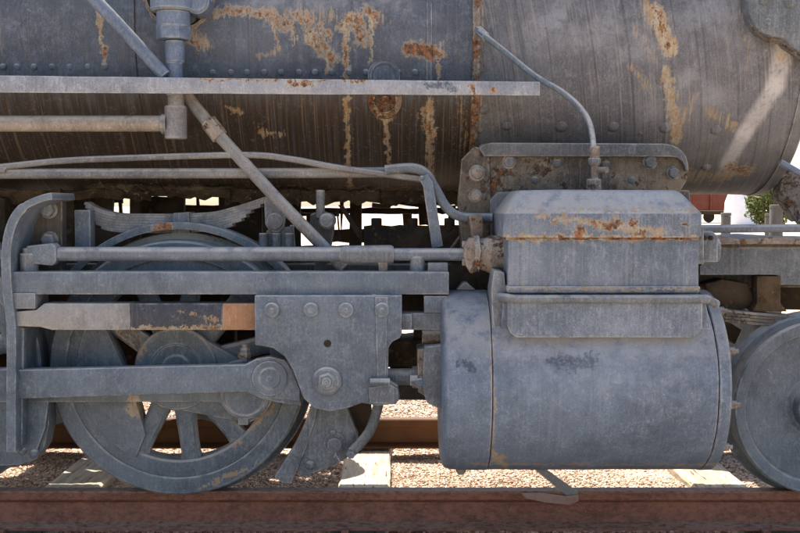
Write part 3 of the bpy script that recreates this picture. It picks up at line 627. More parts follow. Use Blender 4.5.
# guide yoke
YK = -.32
rim = [(11, 452), (11, 400), (11, 330), (8, 300), (6, 275), (6, 252), (9, 232), (15, 217), (25, 206), (40, 199), (52, 196)]
m = MB(); path = smooth_path([P(a, b, YK) for a, b in rim], 5); n = len(path); vs = []
for i, p in enumerate(path):
    t = (path[min(i + 1, n - 1)] - path[max(i - 1, 0)]).normalized(); nn = Vector((t.z, 0, -t.x)); hw = L(4.8, YK) if i < 40 else L(3.6, YK)
    a, b = p - nn * hw, p + nn * hw
    vs += [(a.x, YK, a.z), (b.x, YK, b.z), (b.x, -.03, b.z), (a.x, -.03, a.z)]
m.add(vs, [(i * 4 + k, i * 4 + (k + 1) % 4, (i + 1) * 4 + (k + 1) % 4, (i + 1) * 4 + k) for i in range(n - 1) for k in range(4)] + [(0, 1, 2, 3), ((n - 1) * 4, (n - 1) * 4 + 3, (n - 1) * 4 + 2, (n - 1) * 4 + 1)])
yoke = part('guide_yoke', m, M_rod, .003)
part('yoke_plate', MB().pprism([(11, 275), (12, 235), (20, 215), (34, 203), (62, 196), (62, 278)], -.10, -.04), M_darkgrey, .003, parent=yoke)
for px, py in ((49, 210), (50, 240)): bolt(px, py, -.105, 7, yoke, M_grey, 'bolt', L(9, 0))
part('yoke_block', MB().pbox(12, 35, 293, 309, YK + .01, -.15), M_flange, .004, parent=yoke)
# guide bars
YG = -.30
gb = part('upper_guide_bar', MB().pbox(13, 449, 272, 294.5, YG, YG + .11), M_rod, .004)
g2 = part('lower_guide_bar', MB().pprism([(12, 312), (36, 310), (44, 303.5), (130, 303.5), (130, 330), (52, 330), (40, 327), (12, 326)], YG, YG + .10), M_guide, .004)
part('bare_section', MB().pbox(130.3, 222.5, 303.5, 330, YG + .001, YG + .10), M_bare, .003, parent=g2)
part('rusty_section', MB().pbox(222.7, 262, 303.5, 330, YG, YG + .10), M_orange, .003, parent=g2)
part('bar_front_section', MB().pbox(400, 449, 313, 330, YG + .02, YG + .11), M_flange, .004, parent=g2)
part('bar_spacer', MB().pbox(424, 449, 296, 313, YG + .01, YG + .10), M_rod, .004, parent=gb)
part('bar_spacer', MB().pbox(400, 412, 314, 330, YG - .01, YG + .02), M_flange, .004, parent=g2)
# crosshead
YX = -.345
cp = [(254.5, 295.5), (402, 295.5), (402, 333), (400, 338), (392, 342), (388.5, 348), (388, 380), (398, 386), (400, 398), (396, 404), (378, 406), (362, 403), (348, 408), (330, 411.5), (314, 408), (304, 399), (299, 386), (293, 370), (285, 357), (273, 348), (255, 345)]
xh = part('crosshead', MB().pprism(cp, YX, YX + .05), M_rod, .004, seg=3)
for px in (272, 311, 346, 382):
    rr = L(7.8, YX); part('bolt', MB().lathe(P(px, 310, YX), 'y', [(.004, rr * 1.05), (-.002, rr), (-.009, rr * .97), (-.012, rr * .85), (-.012, rr * .3), (-.014, rr * .2), (-.014, 0)], 24).rough(.0006, 60), M_rod, parent=xh)
part('pin_hole', MB().lathe(P(327.5, 343.5, YX - .001), 'y', [(0.02, L(3.8, YX)), (-.0, L(3.8, YX)), (-.0, 0)], 16), M_black, parent=xh)  # flat disc on the plate, the hole's darkness put into its colour
wp = part('wrist_pin', MB().lathe(P(327, 381, YX), 'y', [(0, L(15, YX)), (-.012, L(14.5, YX)), (-.016, L(13, YX)), (-.016, 0)], 28), M_rod, parent=xh)
c = P(327, 381, YX - .016); 
part('wrist_nut', hexhead(c[0], c[2], YX - .016, L(9.5, YX), .022), M_rod, .002, parent=xh)
part('nut_centre', MB().lathe((c[0], YX - .04, c[2]), 'y', [(0, L(5, YX)), (-.008, L(4.5, YX)), (-.009, L(1.2, YX)), (-.004, L(1, YX)), (-.004, 0)], 16), M_rod, parent=xh)
part('crosshead_rib', MB().pprism([(375, 297), (388, 297), (386, 378), (377, 378)], YX - .006, YX + .002), M_rod, .003, parent=xh)
part('crosshead_clamp', MB().pprism([(368, 388), (390, 384), (398, 389), (398, 400), (392, 404), (370, 403)], YX - .012, YX + .01).rough(.004, 22), M_flange, .004, parent=xh)
m = MB().tube([P(370, 382, YX - .015), P(390, 382, YX - .015)], L(4.5, YX), 6); part('clamp_bolt', m, M_rod, .002, parent=xh)
part('crosshead_shoe', MB().pbox(258, 400, 297, 332, YX + .05, YX + .16), M_darkgrey, .004, parent=xh)
# piston rod and gland
pr = part('piston_rod', MB().tube([P(330, 376, -.24), P(450, 377, -.24)], L(8.5, -.24), 20), M_flange)
part('rod_nut', MB().lathe(P(412, 377, -.24), 'x', [(0, L(11, -.24)), (.05, L(12, -.24)), (.055, L(8, -.24))], 8), M_gland, .002, parent=pr)
part('stuffing_box', MB().pprism([(425, 347), (446, 344), (448, 407), (440, 409), (427, 404), (423, 392), (423, 362)], -.32, -.1).rough(.003, 14), M_flange, .006, parent=pr)
part('box_block', MB().pprism([(417, 350), (425, 348), (425, 396), (418, 392)], -.30, -.12).rough(.003, 16), M_gland, .004, parent=pr)
bolt(420, 382, -.30, 5, pr, M_rod)
part('gland_stud', MB().lathe(P(422, 336, -.26), 'x', [(-.0, L(7, -.24)), (.05, L(8, -.24)), (.09, L(8, -.24))], 12), M_grime, .0, parent=pr)
part('hex_bolt', MB().lathe(P(410, 380, -.30), 'x', [(0, L(6, -.3)), (.03, L(6, -.3)), (.03, L(3, -.3)), (.06, L(3, -.3))], 6), M_rod, .002, parent=pr)
# main rod bar
YR = -.285
ms = [(8, 370), (60, 369), (240, 364), (252, 358)]
bar = [(12, 370), (245, 364.5), (256, 359), (270, 356.5), (284, 360), (292, 370), (300, 390), (300, 402), (284, 399), (262, 399), (246, 392), (12, 399)]
mr = part('main_rod', MB().pprism(bar, YR, YR + .05), M_rod, .005, seg=3)
part('rod_boss', MB().lathe(P(270, 378, YR), 'y', [(.01, L(18, YR)), (-.008, L(17.5, YR)), (-.011, L(15, YR)), (-.009, L(11, YR)), (-.014, L(10, YR)), (-.015, L(3, YR)), (-.020, L(2.5, YR)), (-.02, 0)], 32), M_rod, parent=mr)
part('rod_cap', MB().pprism([(288, 376), (300, 392), (301, 406), (275, 402), (262, 398), (284, 396)], YR + .008, YR + .045), M_wheel, .004, parent=mr)
# coupling rod
YQ = -.20
cr = part('coupling_rod', MB().pprism([(-380, 371), (222, 368), (230, 362), (245, 359), (262, 366), (272, 382), (273, 400), (264, 414), (247, 420), (230, 414), (219, 402), (-380, 403)], YQ, YQ + .06), M_wheel, .005)
part('bearing_cap', MB().lathe(P(245, 394, YQ), 'y', [(0, L(25, YQ)), (-.012, L(24.5, YQ)), (-.016, L(22, YQ)), (-.010, L(20, YQ)), (-.010, 0)], 36), M_wheel, parent=cr)
oc = part('oil_plug', MB().pbox(238, 248, 418, 425, YQ - .0, YQ + .03), M_flange, .003, parent=cr)
part('oil_cup', vcyl(vcyl(MB(), 240, 250, 348, 362, YQ + .01, 6), 242, 248, 344, 350, YQ + .01), M_flange, parent=cr)
part('rod_nut', vcyl(MB(), 238, 251, 352, 358, YQ + .012, 6), M_gland, parent=cr)

# ---- wheels
def spoked_wheel(pxc, detail=True, yf=-.09, zc=.52, xc=None, rot=0, far=1):
    """outer face at yf (far=-1 mirrors it to the far rail)"""
    xc = P(pxc, 366, -.09)[0] if xc is None else xc
    w_ = bpy.data.objects.new('driving_wheel', None); COL.objects.link(w_); w_.parent = LO; w_.empty_display_size = .1
    wc = Vector((xc, yf, zc)); WL[w_.name] = wc; w_.location = wc - WL[LO.name]
    s = far; c = (xc, yf, zc)
    def pf(l): return [(s * t, r) for t, r in l]
    part('tyre', MB().lathe(c, 'y', pf([(.004, .448), (0, .452), (0, .512), (.006, .519), (.10, .524), (.110, .532), (.120, .549), (.130, .552), (.14, .545), (.142, .448)]), 120, close=True), M_wheel, .0, parent=w_)
    part('rim', MB().lathe(c, 'y', pf([(.012, .452), (.010, .448), (.012, .388), (.018, .380), (.11, .380), (.12, .388), (.12, .452)]), 96, close=True), M_wheel, parent=w_)
    part('hub', MB().lathe(c, 'y', pf([(.12, .05), (.12, .16), (-.012, .170), (-.020, .163), (-.020, .105), (-.014, .100), (-.014, .06), (-.02, .055), (-.02, 0)]), 60), M_wheel, parent=w_)
    n = 11; A0 = R(-83)
    for k in range(n):
        a = A0 + 2 * math.pi * k / n + rot; dg = math.degrees(a) % 360
        if 158 < dg < 236: continue
        u = Vector((math.cos(a), 0, math.sin(a))); v = Vector((-math.sin(a), 0, math.cos(a))); vs = []; N = 12
        for j in range(6):
            t = j / 5; r = .14 + (.40 - .14) * t; hw = .046 - .012 * t + .016 * max(0, t - .75) * 4; hd = .036
            for q in range(N):
                b = 2 * math.pi * q / N; cc, ss = math.cos(b), math.sin(b)
                p = Vector(c) + u * r + v * hw * math.copysign(abs(cc) ** .7, cc) + Vector((0, s * (.055) + hd * math.copysign(abs(ss) ** .7, ss), 0)); vs.append(p)
        part('spoke', MB().add(vs, [(j * N + q, j * N + (q + 1) % N, (j + 1) * N + (q + 1) % N, (j + 1) * N + q) for j in range(5) for q in range(N)] + [tuple(range(N)), tuple(5 * N + q for q in range(N))]), M_wheel, parent=w_)
    if far == -1: return w_
    # counterweight
    pts = [(.405 * math.cos(R(a)), .405 * math.sin(R(a))) for a in range(150, 246, 5)]
    pts += [(.30 * math.cos(R(244)), .30 * math.sin(R(244))), (.22 * math.cos(R(222)), .22 * math.sin(R(222))), (.20 * math.cos(R(195)), .20 * math.sin(R(195))), (.25 * math.cos(R(165)), .25 * math.sin(R(165))), (.33 * math.cos(R(150)), .33 * math.sin(R(150)))]
    ya, yb = sorted((yf + s * -.004, yf + s * .09))
    part('counterweight', MB().prism([(xc + a, zc + b) for a, b in pts], ya, yb), M_wheel, .006, parent=w_)
    # crank web
    if far == 1:
        cc = P(245, 394, yf)
        dx, dz = cc[0] - P(177, 366, yf)[0], cc[2] - .52; an = math.atan2(dz, dx); pts = []
        for q in range(0, 181, 15): pts.append((dx + .115 * math.cos(an - math.pi / 2 + R(q)), dz + .115 * math.sin(an - math.pi / 2 + R(q))))
        for q in range(0, 181, 15): pts.append((.165 * math.cos(an + math.pi / 2 + R(q)), .165 * math.sin(an + math.pi / 2 + R(q))))
        part('crank', MB().prism([(xc + a, zc + b) for a, b in pts], yf - .012, yf + .08), M_wheel, .006, parent=w_)
        part('crank_pin', MB().lathe((xc + dx, yf - .012, zc + dz), 'y', [(-.10, .05), (0, .05)], 20), M_wheel, parent=w_)
    return w_
w1 = spoked_wheel(177); w2 = spoked_wheel(-87); w3 = spoked_wheel(-351)
xw1 = WL[w1.name].x; xw2 = WL[w2.name].x
spoked_wheel(0, yf=1.59, xc=xw1, rot=.3, far=-1); spoked_wheel(0, yf=1.59, xc=xw2, rot=.3, far=-1)
for x in (xw1, xw2): part('axle', MB().lathe((x, 0, .52), 'y', [(-.0, .075), (1.5, .075)], 24), M_darkgrey)
rf = P(177, 222, -.03)[2] - .52
for xw in (xw1, xw2):
    m = MB(); n = 40
    vs = []
    for k in range(n + 1):
        a = R(32 + 116 * k / n)
        for rr, yy in ((rf, -.045), (rf, .08), (rf - .012, .08), (rf - .012, -.03), (rf - .030, -.03), (rf - .030, -.045)): vs.append((xw + rr * math.cos(a), yy, .52 + rr * math.sin(a)))
    m.add(vs, [(k * 6 + q, k * 6 + (q + 1) % 6, (k + 1) * 6 + (q + 1) % 6, (k + 1) * 6 + q) for k in range(n) for q in range(6)] + [tuple(range(6)), tuple(n * 6 + q for q in range(6))])
    part('wheel_fender', m, M_wheel, .002)
# front truck wheels
def plate_wheel(xc, yf, s, zc, r):
    w_ = bpy.data.objects.new('truck_wheel', None); COL.objects.link(w_); w_.parent = LO; w_.empty_display_size = .1
    WL[w_.name] = Vector((xc, yf, zc)); w_.location = WL[w_.name] - WL[LO.name]; c = (xc, yf, zc)
    def pf(l): return [(s * t, r_) for t, r_ in l]
    part('tyre', MB().lathe(c, 'y', pf([(.02, r - .055), (.003, r - .050), (0, r - .045), (0, r - .008), (.008, r), (.10, r + .004), (.112, r + .014), (.120, r + .026), (.130, r + .028), (.14, r + .02), (.142, r - .05)]), 96, close=True), M_wheel, parent=w_)
    part('wheel_plate', MB().lathe(c, 'y', pf([(.10, r - .05), (.022, r - .052), (.018, r - .07), (.040, r - .14), (.042, .13), (.03, .11), (.006, .098), (.0, .09), (.0, .05), (.004, .045), (.004, 0)]), 80), M_wheel, parent=w_)
    if s > 0:
        for a, rr in ((150, .26),):
            part('cast_pad', MB().lathe((xc + rr * math.cos(R(a)), yf + .028, zc + rr * math.sin(R(a))), 'y', [(.01, .03), (-.003, .028), (-.005, .02), (-.005, 0)], 16), M_wheel, parent=w_)
    return w_
tr = L(89, -.09); tx = P(822, 403, -.09)[0]
plate_wheel(tx, -.09, 1, tr, tr); plate_wheel(tx, 1.59, -1, tr, tr)
part('axle', MB().lathe((tx, 0, tr), 'y', [(0, .07), (1.5, .07)], 20), M_darkgrey)

# ---- brakes
def brake(dx, full=True):
    sh = lambda l: [(a + dx, b) for a, b in l]
    bh = part('brake_head', MB().pprism(sh([(316, 396), (344, 400), (352, 420), (358, 436), (357, 447), (350, 456), (336, 464), (320, 471), (302, 477), (297, 472), (306, 448), (314, 424)]), -.12, -.05).rough(.003, 14), M_flange, .006)
    part('brake_shoe', MB().pprism(sh([(312, 400), (318.5, 404), (314, 424), (307, 446), (300, 464), (291, 484), (282, 483), (274, 477), (284, 462), (295, 444), (304, 424)]), -.13, -.03).rough(.002, 14), M_flange, .005, parent=bh)
    bp = part('brake_pin', MB().lathe(P(335 + dx, 443, -.12), 'y', [(0, L(11, -.1)), (-.006, L(10.5, -.1)), (-.008, L(7, -.1)), (-.035, L(7, -.1)), (-.038, L(5.5, -.1)), (-.038, 0)], 24), M_flange, parent=bh)
    bolt(310 + dx, 465, -.125, 5, bh, M_flange, 'bolt', None, 'dome'); bolt(333 + dx, 433, -.125, 3.5, bh, M_flange, 'bolt', None, 'dome')
    part('cotter_pin', MB().tube([P(335 + dx, 449, -.14), P(336 + dx, 455, -.15), P(341 + dx, 463, -.15)], .003, 6).tube([P(337 + dx, 449, -.14), P(334 + dx, 458, -.15)], .003, 6), M_flange, parent=bh)
    return bh
bh = brake(0)
part('brake_hanger', MB().pprism([(332, 398), (370, 400), (372, 420), (362, 436), (352, 446), (340, 440)], -.04, .02).rough(.004, 12), M_dark, .005)
hs = part('sand_pipe', MB().tube(smooth_path([P(380, 395, -.16), P(377, 410, -.16), P(369, 432, -.16), P(352, 452, -.16)], 8), L(5.2, -.16), 14), M_flange)
part('pipe_end_nut', MB().lathe(P(351, 454, -.18), 'y', [(0, L(5, -.16)), (-.02, L(4, -.16)), (-.02, 0)], 6), M_flange, parent=hs)
# left brake head
lb = part('brake_head', MB().pprism([(-20, 400), (26, 396), (48, 396), (49, 425), (45, 446), (36, 460), (20, 465.5), (-20, 467)], -.16, -.06).rough(.002, 14), M_wheel, .008)
part('brake_strap', MB().pprism([(27, 398), (49, 398), (45, 428), (37, 450), (28, 458), (22, 450), (25, 430)], -.19, -.16), M_rod, .004, parent=lb)
for px, py in ((22, 451), (34, 453)): bolt(px, py, -.19, 4.5, lb, M_rod, 'bolt', None, 'dome')
part('hanger_bar', MB().pprism([(12, 328), (24, 328), (22, 445), (17, 453), (9, 453)], -.26, -.20), M_rod, .004)

# ---- leaf spring and hangers
sp = bpy.data.objects.new('leaf_spring', None); COL.objects.link(sp); sp.parent = LO; WL[sp.name] = Vector(P(180, 225, .12)); sp.location = WL[sp.name] - WL[LO.name]; sp.empty_display_size = .1
top = [(88, 203), (99, 209), (118, 214), (145, 215), (180, 215), (215, 213), (243, 206), (268, 198)]
for k in range(7):
    off = k * 2.7; cut = k * .07
    full = smooth_path([P(a, b + off, .10) for a, b in top], 6); n = len(full); i0 = int(n * cut * .45); i1 = n - int(n * cut * .45)
    part('leaf', MB().sweep(full[i0:i1], [(-.05, -.006), (.05, -.006), (.05, .006), (-.05, .006)]).rough(.0008, 20), M_pipe, .001, parent=sp)
part('spring_band', MB().pprism([(173, 213), (189, 212), (190, 246), (170, 246)], .03, .16), M_flange, .004, parent=sp)
hg = part('spring_hanger', MB().pprism([(264, 200), (269, 194), (277, 194), (282, 200), (285, 215), (284, 228), (278, 233), (269, 231), (265, 224)], .02, .06), M_pipe, .005)
part('hanger_pin', MB().lathe(P(275, 221, .02), 'y', [(0, L(8.5, 0)), (-.02, L(8, 0)), (-.024, L(6, 0)), (-.024, 0)], 24), M_pipe, parent=hg)
part('hanger_block', MB().pprism([(266, 230), (292, 226), (294, 252), (264, 252)], .04, .12).rough(.003, 15), M_pipe, .005, parent=hg)
for px in (263, 276, 289): part('hanger_stud', vcyl(MB(), px - 4, px + 5, 233, 250, .03), M_pipe, parent=hg)
part('frame_post', MB().pbox(75, 90, 210, 262, -.03, .04), M_grey, .004)
# ---- bar frames near and far, cross members
fr = part('frame_rail', MB().box(-5, 2.3, .19, .29, .83, .93), M_darkgrey, .006)
part('frame_lower_rail', MB().box(-5, .3, .19, .29, .34, .42), M_darkgrey, .006, parent=fr)
part('frame_rail', MB().box(-5, 2.3, 1.21, 1.31, .83, .93), M_darkgrey, .006)
for x in (xw1, xw2):
    for d in (-.19, .13): part('pedestal', MB().box(x + d, x + d + .06, .20, .28, .42, .83), M_dark, .005, parent=fr)
    part('axle_box', MB().box(x - .12, x + .12, .18, .30, .42, .66), M_dark, .01, parent=fr)
part('belly_plate', MB().box(-3, -1.75, .35, .6, .75, 1.22), M_dark, .02)

def rag(name, px0, px1, py0, py1, y, dep=.05, amp=2.0, step=9, mat=None, jag=1.0):
    """plate or casting with an uneven outline"""
    rnd = random.Random(int(px0 * 7 + py0 * 13)); n = max(2, int((px1 - px0) / step)); up = []; dn = []
    for k in range(n + 1):
        x = px0 + (px1 - px0) * k / n; up.append((x, py0 + rnd.uniform(-amp, amp) * .6)); dn.append((x + rnd.uniform(-2, 2), py1 + rnd.uniform(-amp, amp) * jag))
    return part(name, MB().pprism(up + dn[::-1], y, y + dep).rough(.004, 9), mat or M_dark, .003)
for a_ in [(-30, 74, 200, 262, .5, .05, 3), (86, 112, 196, 232, .62, .05, 3), (112, 131, 214, 235, .7, .04, 2), (130, 140, 190, 250, .62, .05, 1), (137, 184, 197, 250, .75, .05, 1), (184, 222, 205, 240, .9, .05, 1),
           (218, 262, 190, 240, .8, .05, 2), (262, 300, 197, 246, .7, .05, 3), (112, 122, 199, 203, .8, .02, 1), (88, 140, 229, 252, .55, .05, 1), (72, 92, 196, 212, .6, .04, 2), (118, 121, 196, 218, .9, .02, .5), (196, 199, 190, 210, 1.0, .02, .5)]:
    rag('rear_bracket', *a_)
for a_ in [(-30, 480, 186, 196, .72, .05, 3, 14), (300, 480, 208, 213.5, 1.0, .05, 1), (330, 480, 229, 242, 1.1, .05, 1), (296, 338, 213, 217, .8, .04, 1), (390, 480, 190, 207, .9, .05, 3), (350, 362, 196, 262, .95, .04, 1),
           (462, 505, 190, 262, .3, .1, 3), (418, 434, 196, 226, .9, .05, 2), (300, 364, 246, 256, .95, .05, 1), (294, 300, 228, 262, .6, .03, .5), (340, 344, 200, 230, 1.2, .02, .6), (372, 392, 203, 210, 1.3, .03, 1.5), (402, 412, 212, 228, 1.3, .03, 1.5), (448, 456, 205, 226, 1.0, .03, 1.5), (306, 312, 216, 232, 1.2, .02, 1)]:
    rag('cross_member', *a_)
# lagging and crud hanging under the boiler
for k, (x0, x1, b0) in enumerate([(-40, 60, 203), (55, 150, 200), (145, 230, 198), (225, 300, 205), (296, 380, 203), (376, 476, 204)]):
    rag('lagging_scrap', x0, x1, 190, b0, .42 + .03 * k, .04, 3.0, 6, M_crud, 1.0)
# machinery between the frames
for a_ in [(376, 450, 292, 320, .34, .3, 2), (376, 446, 340, 366, .34, .3, 3), (376, 400, 318, 345, .36, .3, 2), (414, 450, 318, 345, .36, .2, 2), (390, 446, 364, 386, .4, .2, 2)]:
    rag('frame_casting', *a_)
rag('cross_brace', -400, 370, 262, 302, .5, .05, 2)
rag('cross_brace', 60, 330, 302, 400, .62, .05, 3)
rag('cross_brace', -400, 40, 302, 410, .62, .05, 3)
for px in (376, 412, 449): part('stud_block', vcyl(MB(), px - 5, px + 6, 218, 232, .30, 8), M_dark, .003)
rag('frame_bracket', 364, 482, 226, 262, .28, .12, 2)
# rocker arm, lifting arm
ra = part('lifting_arm', vcyl(MB(), 316, 325, 190, 218, .0), M_pipe)
part('arm_boss', MB().lathe(P(327, 221, -.02), 'y', [(.08, L(8, 0)), (-.02, L(8, 0)), (-.03, L(6, 0)), (-.03, 0)], 20).rough(.002, 20), M_pipe, parent=ra)
part('arm_body', MB().pprism([(310, 214), (322, 210), (334, 216), (334, 232), (326, 272), (314, 272), (316, 238), (309, 228)], 0, .05).rough(.003, 14), M_darkgrey, .005, parent=ra)
part('flat_brace', MB().pprism([(338, 205), (343, 205), (365, 238), (361, 242)], .3, .32), M_dark, .002)
part('rod', MB().tube([P(337, 208, .4), P(340, 242, .4)], .004, 8), M_dark)
part('motion_bracket', MB().pprism([(290, 225), (294, 225), (294, 262), (290, 262)], .6, .62), M_white, .002)
part('drag_link', MB().tube([P(480, 226, .1), P(462, 234, .1), P(450, 250, .1)], .006, 8), M_grime)
# pipe slanting behind the steam pipe
# strap below the cylinder
st = part('bent_strap', MB().pprism([(524, 461), (535, 461), (577, 491), (579, 497), (571, 498), (562, 492)], -.043, -.037), M_pipe, .001)
part('strap_foot', MB().pprism([(521, 493), (540, 492.5), (566, 496), (578, 494), (579, 501), (570, 505), (545, 502.5), (526, 498.5)], -.050, -.044), M_strap, .001, parent=st)
# ---- front right: valve end cap, rod, frame beam, truck frame
vc = part('chest_end_cap', MB().pprism([(698, 226), (704, 226), (704, 264), (698, 264)], -.42, -.12), M_flange, .003)
m = MB().lathe(P(700, 250, -.26), 'x', [(0, L(16, -.26)), (.05, L(15, -.26)), (.068, L(12, -.26)), (.07, 0)], 24); part('cap_body', m, M_flange, parent=vc)
for px, py in ((705, 238), (711, 238)): bolt(px, py, -.40, 2.4, vc, M_black, 'stud', None, 'dome')
part('cap_plate', MB().pprism([(701, 232), (712, 231), (718, 236), (718, 262), (701, 262)], -.38, -.14), M_flange, .004, parent=vc)
part('pilot_rod', MB().tube([P(698, 229, -.1), P(1000, 226.5, -.1)], L(4.2, -.1), 14), M_grey)
beam = part('front_beam', MB().pprism([(700, 247), (1000, 249), (1000, 285), (778, 285), (778, 275), (700, 275)], .05, .16), M_flange, .006)
part('deck_plate', MB().pprism([(716, 236), (740, 239), (775, 237), (830, 240), (1000, 239), (1000, 244), (820, 245), (760, 243), (716, 245)], -.02, .5).rough(.004, 9), M_gland, .002)
part('deck_plate', MB().pbox(705, 1000, 243.5, 248, .04, .8), M_darkgrey, .002)
# truck frame and spring
part('truck_post', MB().pprism([(757, 276), (781, 276), (781, 304), (788, 312), (752, 312), (757, 304)], .04, .12).rough(.004, 12), M_crud, .006)
part('truck_frame', MB().pprism([(704, 284), (722, 279), (748, 283), (754, 300), (742, 312), (722, 310), (712, 300)], .10, .2).rough(.006, 10), M_dark, .008)
part('truck_frame', MB().pprism([(744, 280), (1000, 300), (1000, 315), (735, 308)], .35, .45).rough(.006, 10), M_dark, .008)
part('equalizer_arm', MB().tube(smooth_path([P(706, 290, .3), P(728, 279, .3), P(758, 284, .3), P(790, 300, .3)], 6), .018, 10), M_dark)
ts = bpy.data.objects.new('truck_spring', None); COL.objects.link(ts); ts.parent = LO; WL[ts.name] = Vector(P(760, 315, .1)); ts.location = WL[ts.name] - WL[LO.name]; ts.empty_display_size = .1
for k in range(4):
    part('leaf', MB().sweep(smooth_path([P(722, 310 + k * 3.2, .06), P(765, 314 + k * 3.2, .06), P(830, 317 + k * 3, .06), P(900, 312 + k * 3, .06)], 5), [(-.04, -.0055), (.04, -.0055), (.04, .0055), (-.04, .0055)]).rough(.001, 12), M_grime if k else M_gland, .001, parent=ts)
part('truck_bracket', MB().pprism([(708, 300), (724, 305), (728, 322), (742, 330), (735, 345), (715, 330)], .2, .28).rough(.005, 12), M_dark, .006)
# steam dome casting upper right
y, a = onboiler(770, 30, BRS)
lobe = part('bracket_casting', MB().pprism([(747, -30), (748, 5), (752, 20), (760, 31), (771, 37), (783, 38), (790, 46), (800, 52), (830, 70), (860, 70), (860, -30)], y - .09, y + .15).rough(.006, 8), M_flange, .012, seg=3)
for px, py, r in ((764, 0, 6), (790, 3, 6), (768, 22, 4)): bolt(px, py, y - .09, r, lobe, M_flange, 'bolt', None, 'dome')
part('casting_lip', MB().tube(smooth_path([P(748, 8, y - .05), P(754, 26, y - .05), P(769, 40, y - .05), P(784, 42, y - .05), P(797, 56, y - .05), P(815, 66, y - .05)], 6), L(3, y), 10).rough(.003, 20), M_grime, parent=lobe)
part('pilot_brace', MB().pprism([(783, 172), (789, 168), (800, 175), (830, 200), (830, 222), (797, 222), (786, 205), (778, 200)], .5, .6).rough(.006, 8), M_gland, .008)
part('front_handrail', MB().tube([P(780, 162, .2), P(830, 190, .2)], .014, 10), M_bluepipe)

# ------------------------------------------------------------------ things behind the engine
def at(px, Y): return (px - 400) / F * (Y + 4.43)
# posts on the deck side, beyond the track
for (px0, px1, py0, py1, Y, lab) in ((770, 783, 205, 240, 6, 'short grey wooden post behind the pilot rod'), (721, 731, 213, 260, 7, 'low stub post with flat cap beside the red wagon'), (765, 770, 214, 250, 8, 'thin dark stake close to the grey post')):
    t = thing('post', lab, 'post', (P((px0 + px1) / 2, py1, Y)[0], Y, GZ))
    a = P(px0, py0, Y); b = P(px1, py0, Y); r = (b[0] - a[0]) / 2; cx = (a[0] + b[0]) / 2
    part('shaft', MB().lathe((cx, Y, GZ - .05), 'z', [(0, r * .96), (.4, r), (a[2] - GZ + .02, r * .97)], 14).rough(.008, 6), M_post, .004, parent=t)
    part('cap', MB().lathe((cx, Y, a[2] - .03), 'z', [(0, r), (0, r * 1.06), (.03, r * 1.04), (.034, r * .8)], 14), M_post, parent=t)
# red gondola wagon
Y = 80; s_ = (Y + 4.43) / F
wg = thing('red_wagon', 'rust-red open freight wagon standing far behind the engine', 'wagon', (at(650, Y), Y, GZ))
zt, zb = CAM.z + 21 * s_, GZ + .9
part('body', MB().prism([(at(560, Y), zb), (at(732, Y), zb), (at(731, Y), zt), (at(560, Y), zt)], Y, Y + 2.8), M_redcar, .03, parent=wg)
for px in range(570, 732, 20): part('side_rib', MB().box(at(px, Y) - .07, at(px, Y) + .07, Y - .12, Y, zb, zt), M_redcar, .01, parent=wg)
part('sill', MB().box(at(558, Y), at(733, Y), Y - .1, Y + 2.9, zb - .3, zb - .02), M_dark, .02, parent=wg)
for px in (585, 605, 690, 710): part('wheel', MB().lathe((at(px, Y), Y + .3, GZ + .42), 'y', [(0, .42), (.12, .45), (.13, 0)], 24), M_dark, parent=wg)
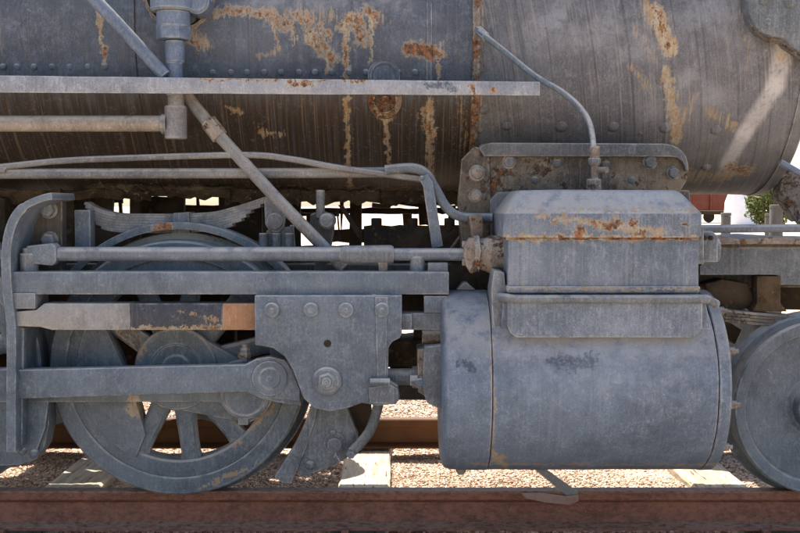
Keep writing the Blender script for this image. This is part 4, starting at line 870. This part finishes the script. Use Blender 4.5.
# white tank with rounded shoulders
Y = 70; s_ = (Y + 4.43) / F
tk = thing('white_tank', 'white rounded storage tank between the red wagon and the bush', 'tank', (at(742, Y), Y, GZ))
r = 14 * s_; zt = CAM.z + 26 * s_
part('tank_body', MB().lathe((at(741, Y), Y, GZ), 'z', [(0, r * 1.25), (zt - GZ - 1.6, r * 1.15), (zt - GZ - .5, r * .75), (zt - GZ, r * .5), (zt - GZ + .1, 0)], 32), M_white, parent=tk)
part('hatch', MB().lathe((at(741, Y), Y, zt), 'z', [(0, r * .3), (.3, r * .3), (.32, 0)], 20), M_white, parent=tk)
# bush
def bush(px, Y, h, wd, lab, seed):
    rnd = random.Random(seed); x = at(px, Y); t = thing('bush', lab, 'bush', (x, Y, GZ), 'bushes beyond the yard')
    tr_ = MB()
    for k in range(5):
        a = k * 1.3; tr_.tube(smooth_path([(x, Y, GZ), (x + .2 * wd * math.cos(a), Y + .2 * wd * math.sin(a), GZ + h * .4), (x + .4 * wd * math.cos(a), Y + .4 * wd * math.sin(a), GZ + h * .8)], 3), .04 + .01 * k, 6)
    part('stem', tr_, M_bark, parent=t)
    vs = []; fs = []
    for i in range(3200):
        while True:
            p = Vector((rnd.uniform(-1, 1), rnd.uniform(-1, 1), rnd.uniform(-1, 1)))
            if p.length < 1 and p.length > .3 + .4 * rnd.random(): break
        lump = 1 + .35 * noise.noise(p.normalized() * 2.3 + Vector((seed, 0, 0)))
        c = Vector((x + p.x * wd / 2 * lump, Y + p.y * wd / 2 * lump, GZ + h * .55 + p.z * h * .45 * lump)); s = rnd.uniform(.05, .12) * h / 2
        d1 = Vector((rnd.uniform(-1, 1), rnd.uniform(-1, 1), rnd.uniform(-1, 1))).normalized(); d2 = d1.orthogonal().normalized()
        o = len(vs); vs += [c - d1 * s, c + d2 * s * .4, c + d1 * s, c - d2 * s * .4]; fs.append((o, o + 1, o + 2, o + 3))
    m = MB(); m.v = [tuple(v) for v in vs]; m.f = fs
    me = bpy.data.meshes.new('foliage'); me.from_pydata(m.v, [], m.f); me.materials.append(M_leaf); o = link('foliage', me, t, (x, Y, GZ)); me.transform(__import__('mathutils').Matrix.Translation((-x, -Y, -GZ)))
bush(768, 45, 2.5, 1.9, 'leafy yellow-green bush right of the white tank', 1)
bush(800, 60, 2.8, 3.5, 'dark leafy bush at the right edge behind the brace', 2)
